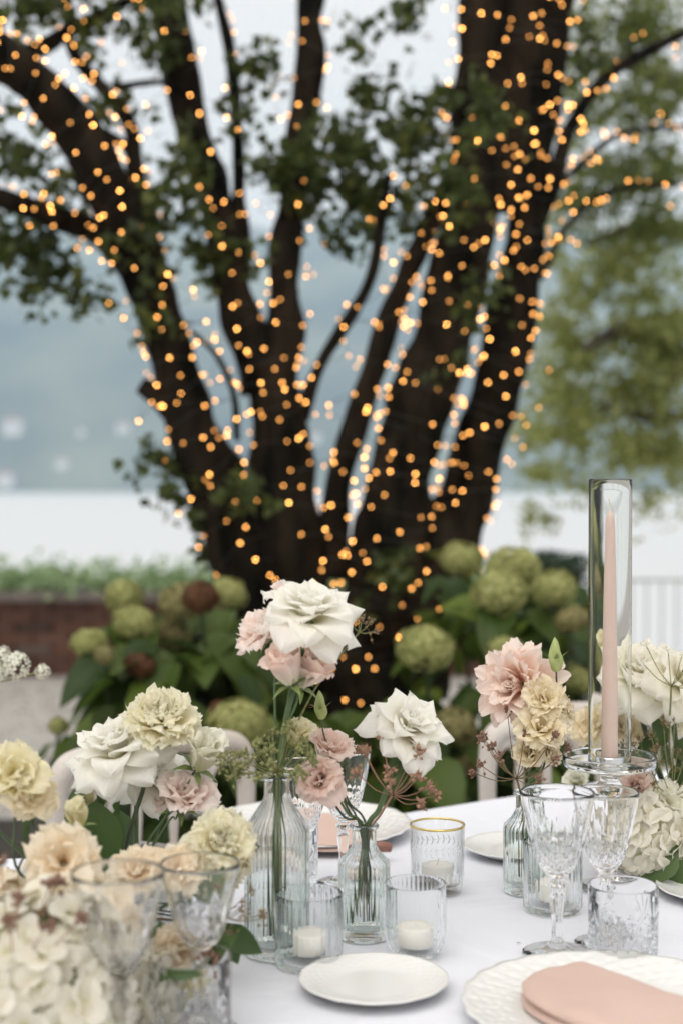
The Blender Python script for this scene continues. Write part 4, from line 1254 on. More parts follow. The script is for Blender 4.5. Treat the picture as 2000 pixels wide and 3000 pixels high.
PT = [(0, .28), (.25, .75), (.5, 1), (.72, .92), (.88, .58), (1, .06)]       # pointed rose petal
PS = [(0, .3), (.2, .72), (.42, 1), (.62, .93), (.8, .6), (.92, .28), (1, .03)]     # sharply pointed by its rolled-back sides
RN = [(0, .28), (.25, .7), (.55, 1), (.8, .97), (1, .62)]                    # broad, blunt
NW = [(0, .25), (.4, .75), (.7, 1), (.9, .85), (1, .45)]
TYPES = {
 # layers: (count, L, W, th0, th1, r0, wrap, shape, ruffle, rf, roll, rd, serr, zoff, p)
 'rose': [(7, .074, .058, 66, 140, .008, .060, PS, .0022, 1.2, .016, .06, .0, -.004, 1.35), (7, .070, .056, 55, 122, .007, .045, PS, .0020, 1.1, .015, .08, .0, .0, 1.5), (6, .060, .050, 42, 92, .006, .034, PT, .0018, 1.2, .011, .10, 0, .005, 1.7),
          (6, .050, .042, 26, 66, .005, .024, PT, .0014, 1.3, .008, .15, 0, .008, 1.8), (5, .043, .036, 12, 38, .004, .016, RN, .0010, 1.5, .005, .2, 0, .010, 1.7), (4, .036, .028, 2, 14, .002, .009, RN, .0006, 1.5, .003, .25, 0, .012, 1.5)],
 'carnation': [(9, .050, .050, 70, 104, .004, .06, RN, .0045, 2.3, 0, .12, .10, .0, 1.3), (9, .047, .048, 52, 80, .004, .05, RN, .005, 2.6, 0, .12, .10, .003, 1.3), (8, .044, .044, 36, 58, .004, .04, RN, .005, 2.8, 0, .12, .12, .005, 1.2),
               (8, .040, .038, 20, 38, .003, .03, RN, .0045, 3, 0, .12, .12, .007, 1.2), (6, .036, .030, 6, 18, .002, .02, RN, .004, 3, 0, .1, .12, .008, 1.2)],
 'lisianthus': [(5, .056, .054, 22, 88, .003, .034, RN, .0045, 1.9, .006, .12, .05, .0, 1.9), (5, .052, .050, 16, 66, .003, .026, RN, .004, 2.2, .004, .14, .06, .002, 2.0), (4, .046, .042, 8, 36, .003, .018, RN, .003, 2.2, .003, .16, .06, .004, 2.0), (3, .038, .032, 2, 14, .002, .010, RN, .002, 2, .002, .2, .05, .006, 1.6)],
 'lis_open': [(6, .058, .056, 40, 112, .003, .045, RN, .006, 2.2, .004, .10, .08, .0, 1.5), (5, .050, .050, 28, 84, .003, .035, RN, .0055, 2.4, .003, .10, .08, .003, 1.7), (4, .040, .040, 12, 52, .003, .022, RN, .004, 2.2, .003, .12, .08, .004, 1.8)],
 'half': [(4, .046, .046, 10, 52, .004, .020, RN, .003, 1.8, .006, .12, .04, .0, 2.2), (4, .044, .040, 4, 26, .004, .015, RN, .002, 1.6, .003, .2, .04, .002, 2.2), (3, .040, .03, 1, 10, .002, .009, RN, .001, 1.6, .001, .2, .04, .003, 1.6)],
 'dahlia': [(11, .050, .034, 84, 118, .006, .024, RN, .0024, 1.4, -.002, .30, .03, 0, 1.3), (11, .048, .033, 66, 92, .006, .022, RN, .0024, 1.4, -.002, .30, .03, .004, 1.3), (10, .045, .031, 48, 68, .006, .018, RN, .0022, 1.4, -.002, .3, .03, .007, 1.3),
            (9, .040, .028, 32, 46, .005, .014, RN, .002, 1.4, -.001, .3, .03, .009, 1.2), (8, .033, .024, 18, 26, .004, .011, RN, .0016, 1.4, 0, .3, .03, .011, 1.1), (7, .025, .018, 6, 8, .002, .008, RN, .0012, 1.2, 0, .3, .03, .013, 1.1)],
}
_pc = {}
def petals_for(kind, mat):
    key = (kind, mat)
    if key not in _pc:
        out = []
        for li, ly in enumerate(TYPES[kind]):
            vs_ = []
            for s in range(3):
                me = petal_mesh('petal', *ly[1:7], shape=([PS, PS, PT][s] if kind == 'rose' and li < 3 else ly[7]), ruffle=ly[8], rf=ly[9], roll=ly[10], rd=ly[11], serr=ly[12], p=ly[14], seed=li * 10 + s * 3 + len(kind), nu=(13 if kind in ('carnation', 'lis_open', 'lisianthus') else 11), nv=11, bend=(.7 if kind == 'rose' else .4))
                me.materials.append(M[mat]); vs_.append(me)
            out.append(vs_)
        _pc[key] = out
    return _pc[key]
_sep = {}
def sepal_me():
    if 'a' not in _sep:
        me = petal_mesh('sepal', .026, .009, 70, 120, .003, .008, [(0, .8), (.4, 1), (1, .05)], 0, 1, 0, 0, 0, 1, 4, 5)
        me.materials.append(M['sepal']); _sep['a'] = me
        lm = leaf_mesh('leaf', .06, .034, .3, .3, 2); lm.materials.append(M['leaf_cut']); _sep['l'] = lm
        lm = leaf_mesh('leaf', .06, .016, .3, .2, 2); lm.materials.append(M['leaf_cut']); _sep['n'] = lm
        lm = leaf_mesh('leaf', .06, .034, .3, .3, 5); lm.materials.append(M['leaf_yell']); _sep['y'] = lm
    return _sep['a']
sepal_me()

def blossom(parent, kind, mat, pos, axis, scale, as_part=True, name='blossom', spin=None, calyx=True, thin=1.0):
    """pos local to parent = centre of the open flower; returns the point where the stem joins"""
    rng = R
    scale = scale * {"rose": .86, "carnation": .68, "lisianthus": .66, "lis_open": .64, "half": .78, "dahlia": .9}[kind]
    ax = Vector(axis).normalized()
    q = Vector((0, 0, 1)).rotation_difference(ax)
    root = Vector(pos) - ax * .022 * scale
    if as_part:
        e = bpy.data.objects.new(name, None); col.objects.link(e); e.empty_display_size = .01
        e.parent = parent; e.location = root; e.rotation_mode = 'QUATERNION'; e.rotation_quaternion = q; e.scale = (scale,) * 3
        host, base_m = e, Matrix.Identity(4)
    else:
        host = parent; base_m = Matrix.Translation(root) @ q.to_matrix().to_4x4() @ Matrix.Scale(scale, 4)
    PM = petals_for(kind, mat)
    off = rng.uniform(0, 6) if spin is None else spin
    for li, ly in enumerate(TYPES[kind]):
        n = ly[0]; off += 2.399 / 2
        for k in range(n):
            az = off + 2 * PI * k / n + rng.uniform(-.16, .16)
            o = obj('petal', PM[li][rng.randrange(3)], None, host)
            sj = rng.uniform(.88, 1.12)
            m = base_m @ Matrix.Translation((0, 0, ly[13])) @ Matrix.Rotation(az, 4, 'Z') @ Matrix.Rotation(rng.uniform(-.16, .16), 4, 'Y') @ Matrix.Rotation(rng.uniform(-.14, .14), 4, 'X') @ Matrix.Scale(sj, 4)
            o.rotation_mode = 'QUATERNION'
            l_, r_, s_ = m.decompose(); o.location, o.rotation_quaternion, o.scale = l_, r_, s_
    if calyx:
        for k in range(5):
            o = obj('sepal', _sep['a'], None, host)
            m = base_m @ Matrix.Translation((0, 0, -.003)) @ Matrix.Rotation(k * 1.257, 4, 'Z')
            o.rotation_mode = 'QUATERNION'; l_, r_, s_ = m.decompose(); o.location, o.rotation_quaternion, o.scale = l_, r_, s_
    return root - ax * .001

def stem_to(parent, pts, r=.0018, mat='stem', name='stem', nseg=8):
    n = len(pts)
    rr = [r * (1 + .15 * i / n) for i in range(n)]
    return tube(name, pts, rr, M[mat], parent, nseg, 6)

def cut_leaf(parent, p, dir_, scale=1.0, kind='l'):
    d = Vector(dir_).normalized()
    nz = Vector((R.uniform(-.35, .35), -1, .45)); yv = nz.cross(d)
    if yv.length < .2: yv = Vector((1, 0, 0)).cross(d)
    yv.normalize(); zv = d.cross(yv)
    q = Matrix((d, yv, zv)).transposed().to_quaternion()
    o = obj('leaf', _sep[kind], None, parent, p)
    o.rotation_mode = 'QUATERNION'; o.rotation_quaternion = q; o.scale = (scale,) * 3
    return o

def in_vase(v, zf, ax=0.0, ay=0.0, r=.012):
    return Vector(v.location) + Vector((ax * r, ay * r, zf))

def flower(label, kind, mat, c, axis, scale, path, name='cut_flower', cat='flower', group=None, sr=.0018, smat='stem', leaves=(), calyx=True):
    """path: world points below the blossom, last is the stem's cut end"""
    end = Vector(path[-1])
    t = thing(name, label, cat, end, 0, group)
    j = blossom(t, kind, mat, Vector(c) - end, axis, scale, as_part=False, calyx=calyx)
    pts = [j, j - Vector(axis).normalized() * .018] + [Vector(p) - end for p in path]
    stem_to(t, pts, sr, smat)
    for lp, ld, ls, lk in leaves:
        cut_leaf(t, Vector(lp) - end, ld, ls, lk)
    return t

dT, dS, dH = tallv.location.y, smallv.location.y, thirdv.location.y
# --- tall bottle
nt_ = in_vase(tallv, .20); 
flower('largest white reflexed rose, highest of all the flowers in the tall bottle', 'rose', 'rose_white', P(908, 1775, dT), (.12, -.34, .93), 1.06,
       [P(872, 1975, dT), P(838, 2110, dT), nt_ + Vector((.002, 0, 0)), in_vase(tallv, .1, -.3, .2), in_vase(tallv, .016, -.9, .4)], 'white_rose', sr=.0034, leaves=[(P(900, 1905, dT), (.2, -.3, -.9), .7, 'n'), (P(893, 1905, dT), (-.3, -.2, -.9), .6, 'n')])
flower('pale pink lisianthus tucked behind the left side of the highest rose', 'lis_open', 'lis_blush', P(768, 1846, dT + .02), (-.55, -.45, .75), 1.15,
       [P(806, 1990, dT + .02), P(806, 2120, dT + .01), nt_ + Vector((-.004, .004, 0)), in_vase(tallv, .018, .7, .6)], 'lisianthus', sr=.0013)
flower('tiny pale pink lisianthus peeping over the top left of the highest rose', 'half', 'lis_blush', P(828, 1728, dT + .06), (-.3, -.1, .95), .6,
       [P(850, 1850, dT + .05), P(858, 2010, dT + .03), nt_ + Vector((.006, .006, 0)), in_vase(tallv, .018, .2, .9)], 'lisianthus', sr=.0011)
t = thing('lisianthus', 'stem with two cupped blush lisianthus under the highest rose', 'flower', in_vase(tallv, .016, .9, -.5))
o0 = Vector(t.location)
j = blossom(t, 'half', 'lis_pink', P(835, 1950, dT - .02) - o0, (-.3, -.35, .9), 1.35)
j2 = blossom(t, 'half', 'lis_pink', P(908, 1965, dT + .0) - o0, (.55, -.4, .75), 1.35)
nk = P(842, 2120, dT) - o0
stem_to(t, [j, P(845, 2050, dT) - o0, nk, nt_ + Vector((.003, -.003, 0)) - o0, Vector((0, 0, 0))], .0016)
stem_to(t, [j2, P(868, 2060, dT) - o0, nk], .0014, name='side_stem')
flower('cream half-open flower low beside the green umbel in the tall bottle', 'half', 'lis_yellow', P(872, 2150, dT + .02), (.25, -.35, .85), .92,
       [P(838, 2230, dT + .01), nt_ + Vector((.006, .002, -.01)), in_vase(tallv, .02, .5, .1)], 'lisianthus', sr=.0013)

def umbel(parent, hub, up, rays, mat, smat, spread=1.0, rl=.05, seed=0, seeds=12, sr=.0024):
    rng = random.Random(seed)
    up = Vector(up).normalized()
    q = Vector((0, 0, 1)).rotation_difference(up)
    for k in range(rays):
        a = 2 * PI * k / rays * 1.618 * 2 + rng.uniform(-.3, .3); th = spread * math.sqrt((k + .6) / rays) * 1.2
        d = q @ Vector((math.sin(th) * math.cos(a), math.sin(th) * math.sin(a), math.cos(th)))
        L_ = rl * rng.uniform(.75, 1.15)
        tip = Vector(hub) + d * L_ + Vector((0, 0, .15 * L_))
        tube('ray', [hub, Vector(hub) + d * L_ * .5 - Vector((0, 0, .03 * L_)), tip], .0006, M[smat], parent, 4, 3)
        m = MB()
        for s in range(seeds):
            e = Vector((rng.gauss(0, 1), rng.gauss(0, 1), rng.gauss(0, 1) + .4)).normalized()
            e = (e + d * .8).normalized()
            c = tip + e * rng.uniform(.004, .0095)
            V, Fc, uv, _, _ = tube_geo([tip, (tip + c) / 2, c], [.0003] * 3, 3, 1)
            m.add(V, Fc)
            s_ = sr * rng.uniform(1.1, 1.7)
            x_ = e.orthogonal().normalized(); y_ = e.cross(x_)
            vv = [c - e * s_ * .6] + [c + (x_ * math.cos(b) + y_ * math.sin(b)) * s_ * .62 for b in (0, 1.26, 2.51, 3.77, 5.03)] + [c + e * s_ * 1.0]
            m.add(vv, [(0, 2, 1), (0, 3, 2), (0, 4, 3), (0, 5, 4), (0, 1, 5), (6, 1, 2), (6, 2, 3), (6, 3, 4), (6, 4, 5), (6, 5, 1)])
            for b in (0, 2):
                w2 = c + e * s_ * 2.2 + x_ * (b - 1) * s_ * .9
                m.add([c + e * s_ * .8 - y_ * .00018, c + e * s_ * .8 + y_ * .00018, w2], [(0, 1, 2)])
        obj('seed_cluster', m.mesh('seed_cluster', False), M[mat], parent)

def umbel_thing(label, hub, up, rays, mat, smat, path, spread=1.0, rl=.05, seed=0, seeds=12, sr=.0024, name='seed_umbel', r=.0014):
    end = Vector(path[-1])
    t = thing(name, label, 'flower', end)
    umbel(t, Vector(hub) - end, up, rays, mat, smat, spread, rl, seed, seeds, sr)
    stem_to(t, [Vector(hub) - end] + [Vector(p) - end for p in path], r, smat)
    return t
umbel_thing('olive green seed umbel spread over the mouth of the tall bottle', P(812, 2262, dT - .01), (-.05, -.15, 1), 22, 'lace_green', 'lace_green', [nt_ + Vector((0, -.004, -.02)), in_vase(tallv, .1, .1, -.5), in_vase(tallv, .018, -.2, -.9)], 1.35, .042, 3, 13, .0027)
t = thing('seed_umbel', 'two drooping green seed clusters hanging left of the tall bottle neck', 'flower', in_vase(tallv, .02, -.7, -.6))
o0 = Vector(t.location)
for (x, y) in ((668, 2235), (700, 2272)):
    tip = P(x, y, dT - .01) - o0
    tube('ray', [nt_ - o0 + Vector((-.004, -.004, .004)), (nt_ - o0 + tip) / 2 + Vector((0, 0, .006)), tip], .0007, M['lace_green'], t, 5, 4)
    umbel(t, tip, (-.3, -.2, .5), 5, 'lace_green', 'lace_green', 1.4, .008, x, 7, .0026)
stem_to(t, [nt_ - o0 + Vector((-.004, -.004, .004)), nt_ - o0 + Vector((-.003, -.002, -.05)), Vector((0, 0, 0))], .0011)
# a little seed tuft right of the top rose
umbel_thing('small green seed tuft peeping out right of the highest rose', P(1052, 1852, dT + .02), (.4, 0, .7), 5, 'lace_tan', 'lace_green', [P(985, 1935, dT + .03), P(900, 2060, dT + .02), nt_ + Vector((.005, .006, 0)), in_vase(tallv, .02, .6, .9)], 1.2, .014, 9, 7, .0022, r=.0010)

# --- short middle bottle
ns_ = in_vase(smallv, .13)
flower('white reflexed rose leaning right in the short middle bottle', 'rose', 'rose_white', P(1205, 2118, dS), (.42, -.50, .68), .92,
       [P(1142, 2275, dS), P(1110, 2370, dS), ns_ + Vector((.004, 0, 0)), in_vase(smallv, .06, -.5, 0), in_vase(smallv, .016, -1.5, -.2)], 'white_rose', sr=.0030, leaves=[(P(1190, 2200, dS + .01), (-.1, -.4, -.8), .8, 'n'), (P(1170, 2205, dS), (-.4, -.3, -.8), .75, 'n'), (P(1180, 2210, dS), (-.25, -.4, -.9), .9, 'n')])
flower('large pale pink lisianthus bloom hanging low left of the short bottle', 'lisianthus', 'lis_pink', P(936, 2285, dS - .03), (-.05, -.88, .25), 1.2,
       [P(985, 2330, dS + .005), P(1020, 2385, dS), ns_ + Vector((-.003, -.003, 0)), in_vase(smallv, .018, 1.2, .4)], 'lisianthus', sr=.0014)
flower('rose pink lisianthus just above the large pale pink bloom', 'lisianthus', 'lis_pink', P(960, 2195, dS + .01), (.30, -.35, .90), 1.15,
       [P(985, 2310, dS + .01), P(1030, 2390, dS + .005), ns_ + Vector((-.004, .003, 0)), in_vase(smallv, .02, 1.0, -.6)], 'lisianthus', sr=.0013)

def bud(parent, pos, axis, scale=1.0, mat='bud'):
    ax = Vector(axis).normalized(); q = Vector((0, 0, 1)).rotation_difference(ax)
    def fn(th, z, r, f): return r * (1 + .14 * math.sin(3 * th + z * 260))
    V, Fc = lathe_geo(smooth_prof([(0, 0), (.0035, .001), (.0062, .007), (.0066, .014), (.0046, .023), (.0024, .030), (0, .034)], 3), 18, fn)
    o = obj('bud', mesh('bud', V, Fc), M[mat], parent, pos); o.rotation_mode = 'QUATERNION'; o.rotation_quaternion = q; o.scale = (scale,) * 3
    for k in range(4):
        s = obj('sepal', _sep['a'], None, o, (0, 0, .001)); s.rotation_euler = (0, rad(-62), 0); s.rotation_euler = (0, 0, 0)
        s.rotation_mode = 'QUATERNION'; s.rotation_quaternion = (Matrix.Rotation(k * PI / 2, 4, 'Z') @ Matrix.Rotation(rad(-58), 4, 'Y')).to_quaternion(); s.scale = (.8,) * 3
    return o
def bud_thing(label, pos, axis, scale, path, r=.0010, smat='stem_dark'):
    end = Vector(path[-1])
    t = thing('flower_bud', label, 'flower', end)
    bud(t, Vector(pos) - end, axis, scale)
    stem_to(t, [Vector(pos) - end] + [Vector(p) - end for p in path], r, smat)
    return t
bud_thing('slender pale green bud standing free above the pink lisianthus', P(942, 2108, dS), (-.08, -.1, 1), 1.05, [P(948, 2150, dS), P(975, 2240, dS), P(1010, 2340, dS), ns_ + Vector((-.005, 0, 0)), in_vase(smallv, .02, .7, .7)])
umbel_thing('rusty brown dried seed umbel in the short middle bottle', P(1148, 2330, dS - .02), (.32, -.25, .95), 15, 'lace_brown', 'stem_brown', [P(1115, 2385, dS - .01), ns_ + Vector((.006, -.003, -.01)), in_vase(smallv, .02, -.4, .7)], 1.15, .050, 5, 13, .0030)
t = thing('bare_sprig', 'dark bare stalks crossing into the mouth of the short bottle', 'flower', in_vase(smallv, .02, .2, -.8))
o0 = Vector(t.location)
stem_to(t, [P(955, 2320, dS - .01) - o0, P(1010, 2395, dS) - o0, ns_ - o0 + Vector((0, -.006, 0)), Vector((0, 0, 0))], .0014, 'stem_dark')
stem_to(t, [P(985, 2255, dS) - o0, P(1022, 2350, dS) - o0, ns_ - o0 + Vector((.003, -.004, 0)), Vector((.004, .004, 0))], .0012, 'stem_dark', 'side_stem')

# --- third bottle
nh_ = in_vase(thirdv, .13)
flower('blush pink dahlia turned to the left in the third bottle', 'dahlia', 'dahlia', P(1503, 2005, dH + .015), (-.62, -.70, .22), 1.36,
       [P(1560, 2120, dH + .03), P(1552, 2240, dH + .01), nh_ + Vector((.003, .003, 0)), in_vase(thirdv, .018, -.6, .5)], 'dahlia', sr=.0022, calyx=False)
t = thing('lisianthus', 'spray of four creamy yellow lisianthus blooms beside the dahlia', 'flower', in_vase(thirdv, .017, .5, -.5))
o0 = Vector(t.location)
nodes = P(1572, 2260, dH) - o0
for (x, y, ax, s, k, dd) in ((1600, 2045, (.15, -.75, .55), .92, 'lis_open', -.02), (1583, 2125, (.05, -.70, .6), 1.05, 'lis_open', -.03), (1655, 2075, (.8, -.3, .5), .62, 'lis_open', 0), (1548, 2205, (-.3, -.7, .3), .9, 'lisianthus', -.01), (1605, 2205, (.5, -.6, .2), .68, 'lisianthus', 0)):
    j = blossom(t, k, 'lis_cream', P(x, y, dH + dd) - o0, ax, s)
    stem_to(t, [j, (j + nodes) / 2 + Vector((.003, .008, 0)), nodes], .0012, name='side_stem')
stem_to(t, [nodes, nh_ - o0, Vector((0, 0, 0))], .0020)
bud_thing('plump green bud above the cream lisianthus spray', P(1628, 1968, dH - .01), (-.05, 0, 1), 1.35, [P(1628, 2020, dH), P(1618, 2120, dH + .01), P(1590, 2250, dH), nh_ + Vector((.004, 0, 0)), in_vase(thirdv, .02, .8, .3)], .0011)
umbel_thing('tan brown seed umbel reaching left from the third bottle', P(1512, 2282, dH - .02), (-.15, -.2, .95), 14, 'lace_plum', 'lace_tan', [P(1525, 2325, dH - .01), nh_ + Vector((-.005, -.003, 0)), in_vase(thirdv, .02, -.8, -.4)], 1.25, .064, 7, 14, .0025)

# --- right-hand bouquet (low bowl of flowers at the right edge)
def bowl(label, p, r=.085, h=.07):
    t = thing('flower_bowl', label, 'bowl', p, 0, 'low white bowls under the bouquets')
    lathe('bowl', smooth_prof([(0, 0), (r * .55, 0), (r * .6, .004), (r * .85, h * .45), (r, h), (r * .97, h + .002), (r * .8, h * .5), (r * .5, .01), (0, .008)], 3), M['ceramic'], t, 48)
    return t
rbp = T(1990, 2530); bowl('low white bowl under the right-hand bouquet', rbp)
rc = Vector(rbp) + Vector((0, 0, .05)); dR = rbp.y
def arr(label, kind, mat, px, py, d, axis, s, base, name, grp=None, bend=None, **kw):
    c = P(px, py, d)
    mid_ = (c + base * 1.0) / 2 + Vector((0, .02, 0)) if bend is None else bend
    return flower(label, kind, mat, c, axis, s, [mid_, base + Vector((R.uniform(-.02, .02), R.uniform(-.02, .02), 0))], name, group=grp, **kw)
arr('big white rose seen through and beside the candle tube', 'rose', 'rose_white2', 1880, 1965, dR + .02, (.05, -.55, .83), 1.20, rc, 'white_rose', sr=.0036, smat='stem_dark', bend=P(1905, 2200, dR + .02))
arr('white rose cut off at the right edge above the bouquet', 'rose', 'rose_white2', 2010, 1985, dR - .02, (.35, -.6, .6), 1.05, rc, 'white_rose', sr=.0036, smat='stem_dark', bend=P(1985, 2230, dR))
arr('small cream blossoms high left inside the candle tube view', 'half', 'lis_yellow', 1757, 1895, dR + .12, (-.4, -.4, .7), .80, rc, 'lisianthus', smat='stem')
arr('cream bud seen just above the white rose behind the candle', 'half', 'lis_yellow', 1795, 1830, dR + .12, (.1, -.2, .9), .45, rc, 'lisianthus', smat='stem')
arr('cream lisianthus immediately left of the candle base', 'lis_open', 'lis_cream', 1728, 2125, dR + .08, (-.5, -.6, .4), .98, rc, 'lisianthus')
arr('peach cream lisianthus low behind the pink candle', 'lis_open', 'lis_cream', 1830, 2130, dR + .08, (.1, -.8, .4), .92, rc, 'lisianthus')
arr('pale yellow carnation at the right edge below the white rose', 'carnation', 'carn_cream', 1965, 2090, dR + .05, (.2, -.75, .5), .95, rc, 'carnation')
arr('small white lisianthus below the rim of the glass dish', 'lisianthus', 'lis_white', 1690, 2290, dR + .10, (-.3, -.6, .6), .78, rc, 'lisianthus')
arr('pale pink lisianthus low behind the smaller wine glass', 'lisianthus', 'lis_pink', 1862, 2300, dR - .06, (-.3, -.8, .3), .95, rc, 'lisianthus')
arr('white lisianthus above the hydrangea at the right edge', 'lis_open', 'lis_white', 1955, 2350, dR - .08, (.1, -.8, .5), 1.0, rc, 'lisianthus')
arr('white lisianthus beside the blush bloom in the right bouquet', 'lis_open', 'lis_white', 1905, 2400, dR - .05, (-.2, -.8, .5), .8, rc, 'lisianthus')

def floret_me(mat, seed):
    rng = random.Random(seed); m = MB()
    for k in range(4):
        pm = petal_mesh('petal', .019 * rng.uniform(.85, 1.1), .020, 62, 100, .001, .03, RN, .0012, 1.2, 0, .1, 0, seed * 4 + k, 5, 4)
        rot = Matrix.Rotation(k * PI / 2 + rng.uniform(-.1, .1), 3, 'Z')
        V = [rot @ v.co for v in pm.vertices]
        uvl = [(0, 0)] * len(V)
        nv_, nu_ = 5, 6
        uvl = [(i / 5, j / 4) for j in range(5) for i in range(6)]
        m.add(V, [tuple(p.vertices) for p in pm.polygons], uvl)
        bpy.data.meshes.remove(pm)
    me = m.mesh('floret'); me.materials.append(M[mat]); return me
FL = {k: [floret_me(k, s) for s in (1, 2, 3)] for k in ('hyd_white', 'hyd_cream')}
def hydrangea(label, px, py, d, r, mat, n, base, up=(0, -.5, .85), sc_=1.3):
    c = P(px, py, d)
    t = thing('hydrangea_bloom', label, 'flower', base, 0, 'cut white hydrangea heads')
    o0 = Vector(base); q0 = Vector((0, 0, 1)).rotation_difference(Vector(up).normalized())
    for i in range(n):
        z = 1 - 1.5 * (i + .5) / n; a = i * 2.39996
        s = math.sqrt(max(0, 1 - z * z)); nn = Vector((s * math.cos(a), s * math.sin(a), z)) + Vector((R.gauss(0, .1), R.gauss(0, .1), R.gauss(0, .1)))
        nn.normalize(); nn = q0 @ nn
        f = obj('floret', FL[mat][i % 3], None, t, c - o0 + nn * r * R.uniform(.9, 1.06))
        tw = (nn + Vector((R.gauss(0, .3), R.gauss(0, .3), R.gauss(0, .3)))).normalized()
        f.rotation_mode = 'QUATERNION'; f.rotation_quaternion = Vector((0, 0, 1)).rotation_difference(tw) @ Matrix.Rotation(R.uniform(0, 6), 4, 'Z').to_quaternion()
        f.scale = (sc_ * R.uniform(.85, 1.15),) * 3
    stem_to(t, [c - o0 - Vector(up).normalized() * r * .3, (c - o0) * .5, Vector((0, 0, 0))], .0035)
    ci = ico('flower_core', r * .80, 2); obj('flower_core', ci, M['stem'], t, c - o0)
    return t
hydrangea('white hydrangea head above the dark leaves at the right edge', 1885, 2452, dR - .09, .046, 'hyd_white', 60, rc)
hydrangea('white hydrangea head cut off by the right edge of the photo', 2010, 2440, dR - .05, .05, 'hyd_white', 50, rc)
def leafy(label, base, leaves, group='leafy sprigs in the bouquets', kind='l'):
    t = thing('leafy_sprig', label, 'leaves', base, 0, group)
    o0 = Vector(base)
    for (px, py, d, dx, dy, dz, s) in leaves:
        p = P(px, py, d) - o0
        cut_leaf(t, p, (dx, dy, dz), s, kind)
        tube('stem', [p, p * .5 + Vector((0, .01, .005)), Vector((0, 0, 0))], .0011, M['stem_dark'], t, 5, 4)
    return t
leafy('dark green leaves low at the right edge under the hydrangea', rc, [(1990, 2470, dR - .12, -1, -.2, -.2, 1.2), (1985, 2500, dR - .13, -.9, -.2, -.6, 1.1), (2000, 2520, dR - .12, -.6, -.2, -.7, 1.0), (1990, 2440, dR - .1, -.9, -.1, .1, .9), (1930, 2350, dR - .05, .6, -.3, .2, .8), (1960, 2300, dR, .5, -.3, .6, .9), (1970, 2220, dR, .6, -.2, .5, .9),
      (1900, 2250, dR, -.7, -.3, .2, .8), (1880, 2230, dR + .02, .3, -.3, .8, .8), (1940, 2190, dR, -.2, -.3, .9, .8), (1850, 2380, dR - .08, -.5, -.4, -.6, .8), (1840, 2235, dR + .05, -.4, -.3, .6, .7)])
umbel_thing('green seed umbel at the right edge over the bouquet', P(1965, 2330, dR - .06), (.0, -.3, 1), 16, 'lace_tan', 'lace_green', [rc], 1.0, .075, 21, 12, .0018)
umbel_thing('green seed umbel beside the big white rose stem', P(1900, 2300, dR - .0), (-.2, -.3, 1), 12, 'lace_tan', 'lace_green', [rc], 1.1, .055, 22, 10, .0018)
umbel_thing('fine white seed umbel high at the right edge of the photo', P(1965, 2010, dR - .1), (.2, -.3, 1), 9, 'scabiosa', 'lace_green', [P(1960, 2200, dR), rc], 1.1, .05, 23, 8, .0018)

# --- left bouquet
lb1 = T(250, 2800); bowl('low white bowl under the left bouquet', lb1, .10, .08)
lc = Vector(lb1) + Vector((0, 0, .05)); dL = lb1.y
dB = 1.66
lb2 = T(380, 2690); lc2 = Vector(lb2) + Vector((0, 0, .005))
bowl('second low bowl behind the left bouquet', T(400, 2700), .05, .05)
lc2 = Vector(T(400, 2700)) + Vector((0, 0, .03))
flower('wide white rose left of the chair arch in the left bouquet', 'rose', 'rose_white', P(335, 2180, dB), (-.30, -.40, .85), 1.12, [P(300, 2330, dB), P(262, 2430, dB), lc2], 'white_rose', sr=.0032, leaves=[(P(330, 2250, dB), (.1, -.3, -.9), .9, 'n'), (P(318, 2250, dB), (-.2, -.3, -.9), .9, 'n')])
flower('second white rose drooping between carnation and chair', 'rose', 'rose_white', P(440, 2250, dB + .04), (.35, -.30, .55), .95, [P(400, 2400, dB), lc2], 'white_rose', sr=.0028)
flower('large cream carnation on top of the left bouquet', 'carnation', 'carn_cream', P(474, 2095, dB), (.10, -.50, .85), 1.35, [P(438, 2240, dB), P(418, 2320, dB), P(370, 2490, dB), lc2], 'carnation', sr=.0024, smat='stem_dark')
flower('white half-open lisianthus left of the tall bottle', 'half', 'lis_white', P(604, 2205, dB), (.45, -.35, .75), 1.45, [P(555, 2290, dB), P(480, 2400, dB), P(430, 2480, dB), lc2], 'lisianthus', sr=.0012)
flower('blush pink lisianthus under the white half-open bloom', 'lisianthus', 'lis_blush', P(540, 2335, dB), (.30, -.50, .75), 1.35, [P(500, 2400, dB), P(440, 2500, dB), lc2], 'lisianthus', sr=.0012)
flower('pale pink lisianthus petal fringe beside the blush bloom', 'lis_open', 'lis_blush', P(478, 2330, dB + .02), (-.5, -.5, .6), .62, [P(470, 2420, dB), lc2], 'lisianthus', sr=.0012)
flower('butter yellow carnation low beside the tall bottle', 'carnation', 'carn_cream', P(650, 2470, 1.52), (.30, -.75, .50), 1.15, [P(600, 2580, 1.55), lc2], 'carnation')
flower('butter yellow carnation just beneath its twin by the tall bottle', 'carnation', 'carn_cream', P(660, 2550, 1.54), (.6, -.65, .1), .8, [P(600, 2620, 1.57), lc2], 'carnation')
flower('pale yellow lisianthus cut off at the left edge', 'lis_open', 'lis_yellow', P(40, 2260, 1.5), (.1, -.75, .6), 1.12, [P(45, 2400, 1.5), P(60, 2560, 1.5), lc], 'lisianthus', sr=.0014, smat='stem_dark')
flower('cream lisianthus drooping beneath the yellow one at left edge', 'lis_open', 'lis_cream', P(95, 2325, 1.5), (.5, -.6, .2), .95, [P(100, 2440, 1.5), P(60, 2580, 1.5), lc], 'lisianthus', sr=.0012, smat='stem_dark')
flower('large peach lisianthus with dark eye low in the left bouquet', 'lis_open', 'lis_peach', P(185, 2520, 1.42), (.10, -.80, .50), 1.2, [P(190, 2620, 1.45), lc], 'lisianthus')
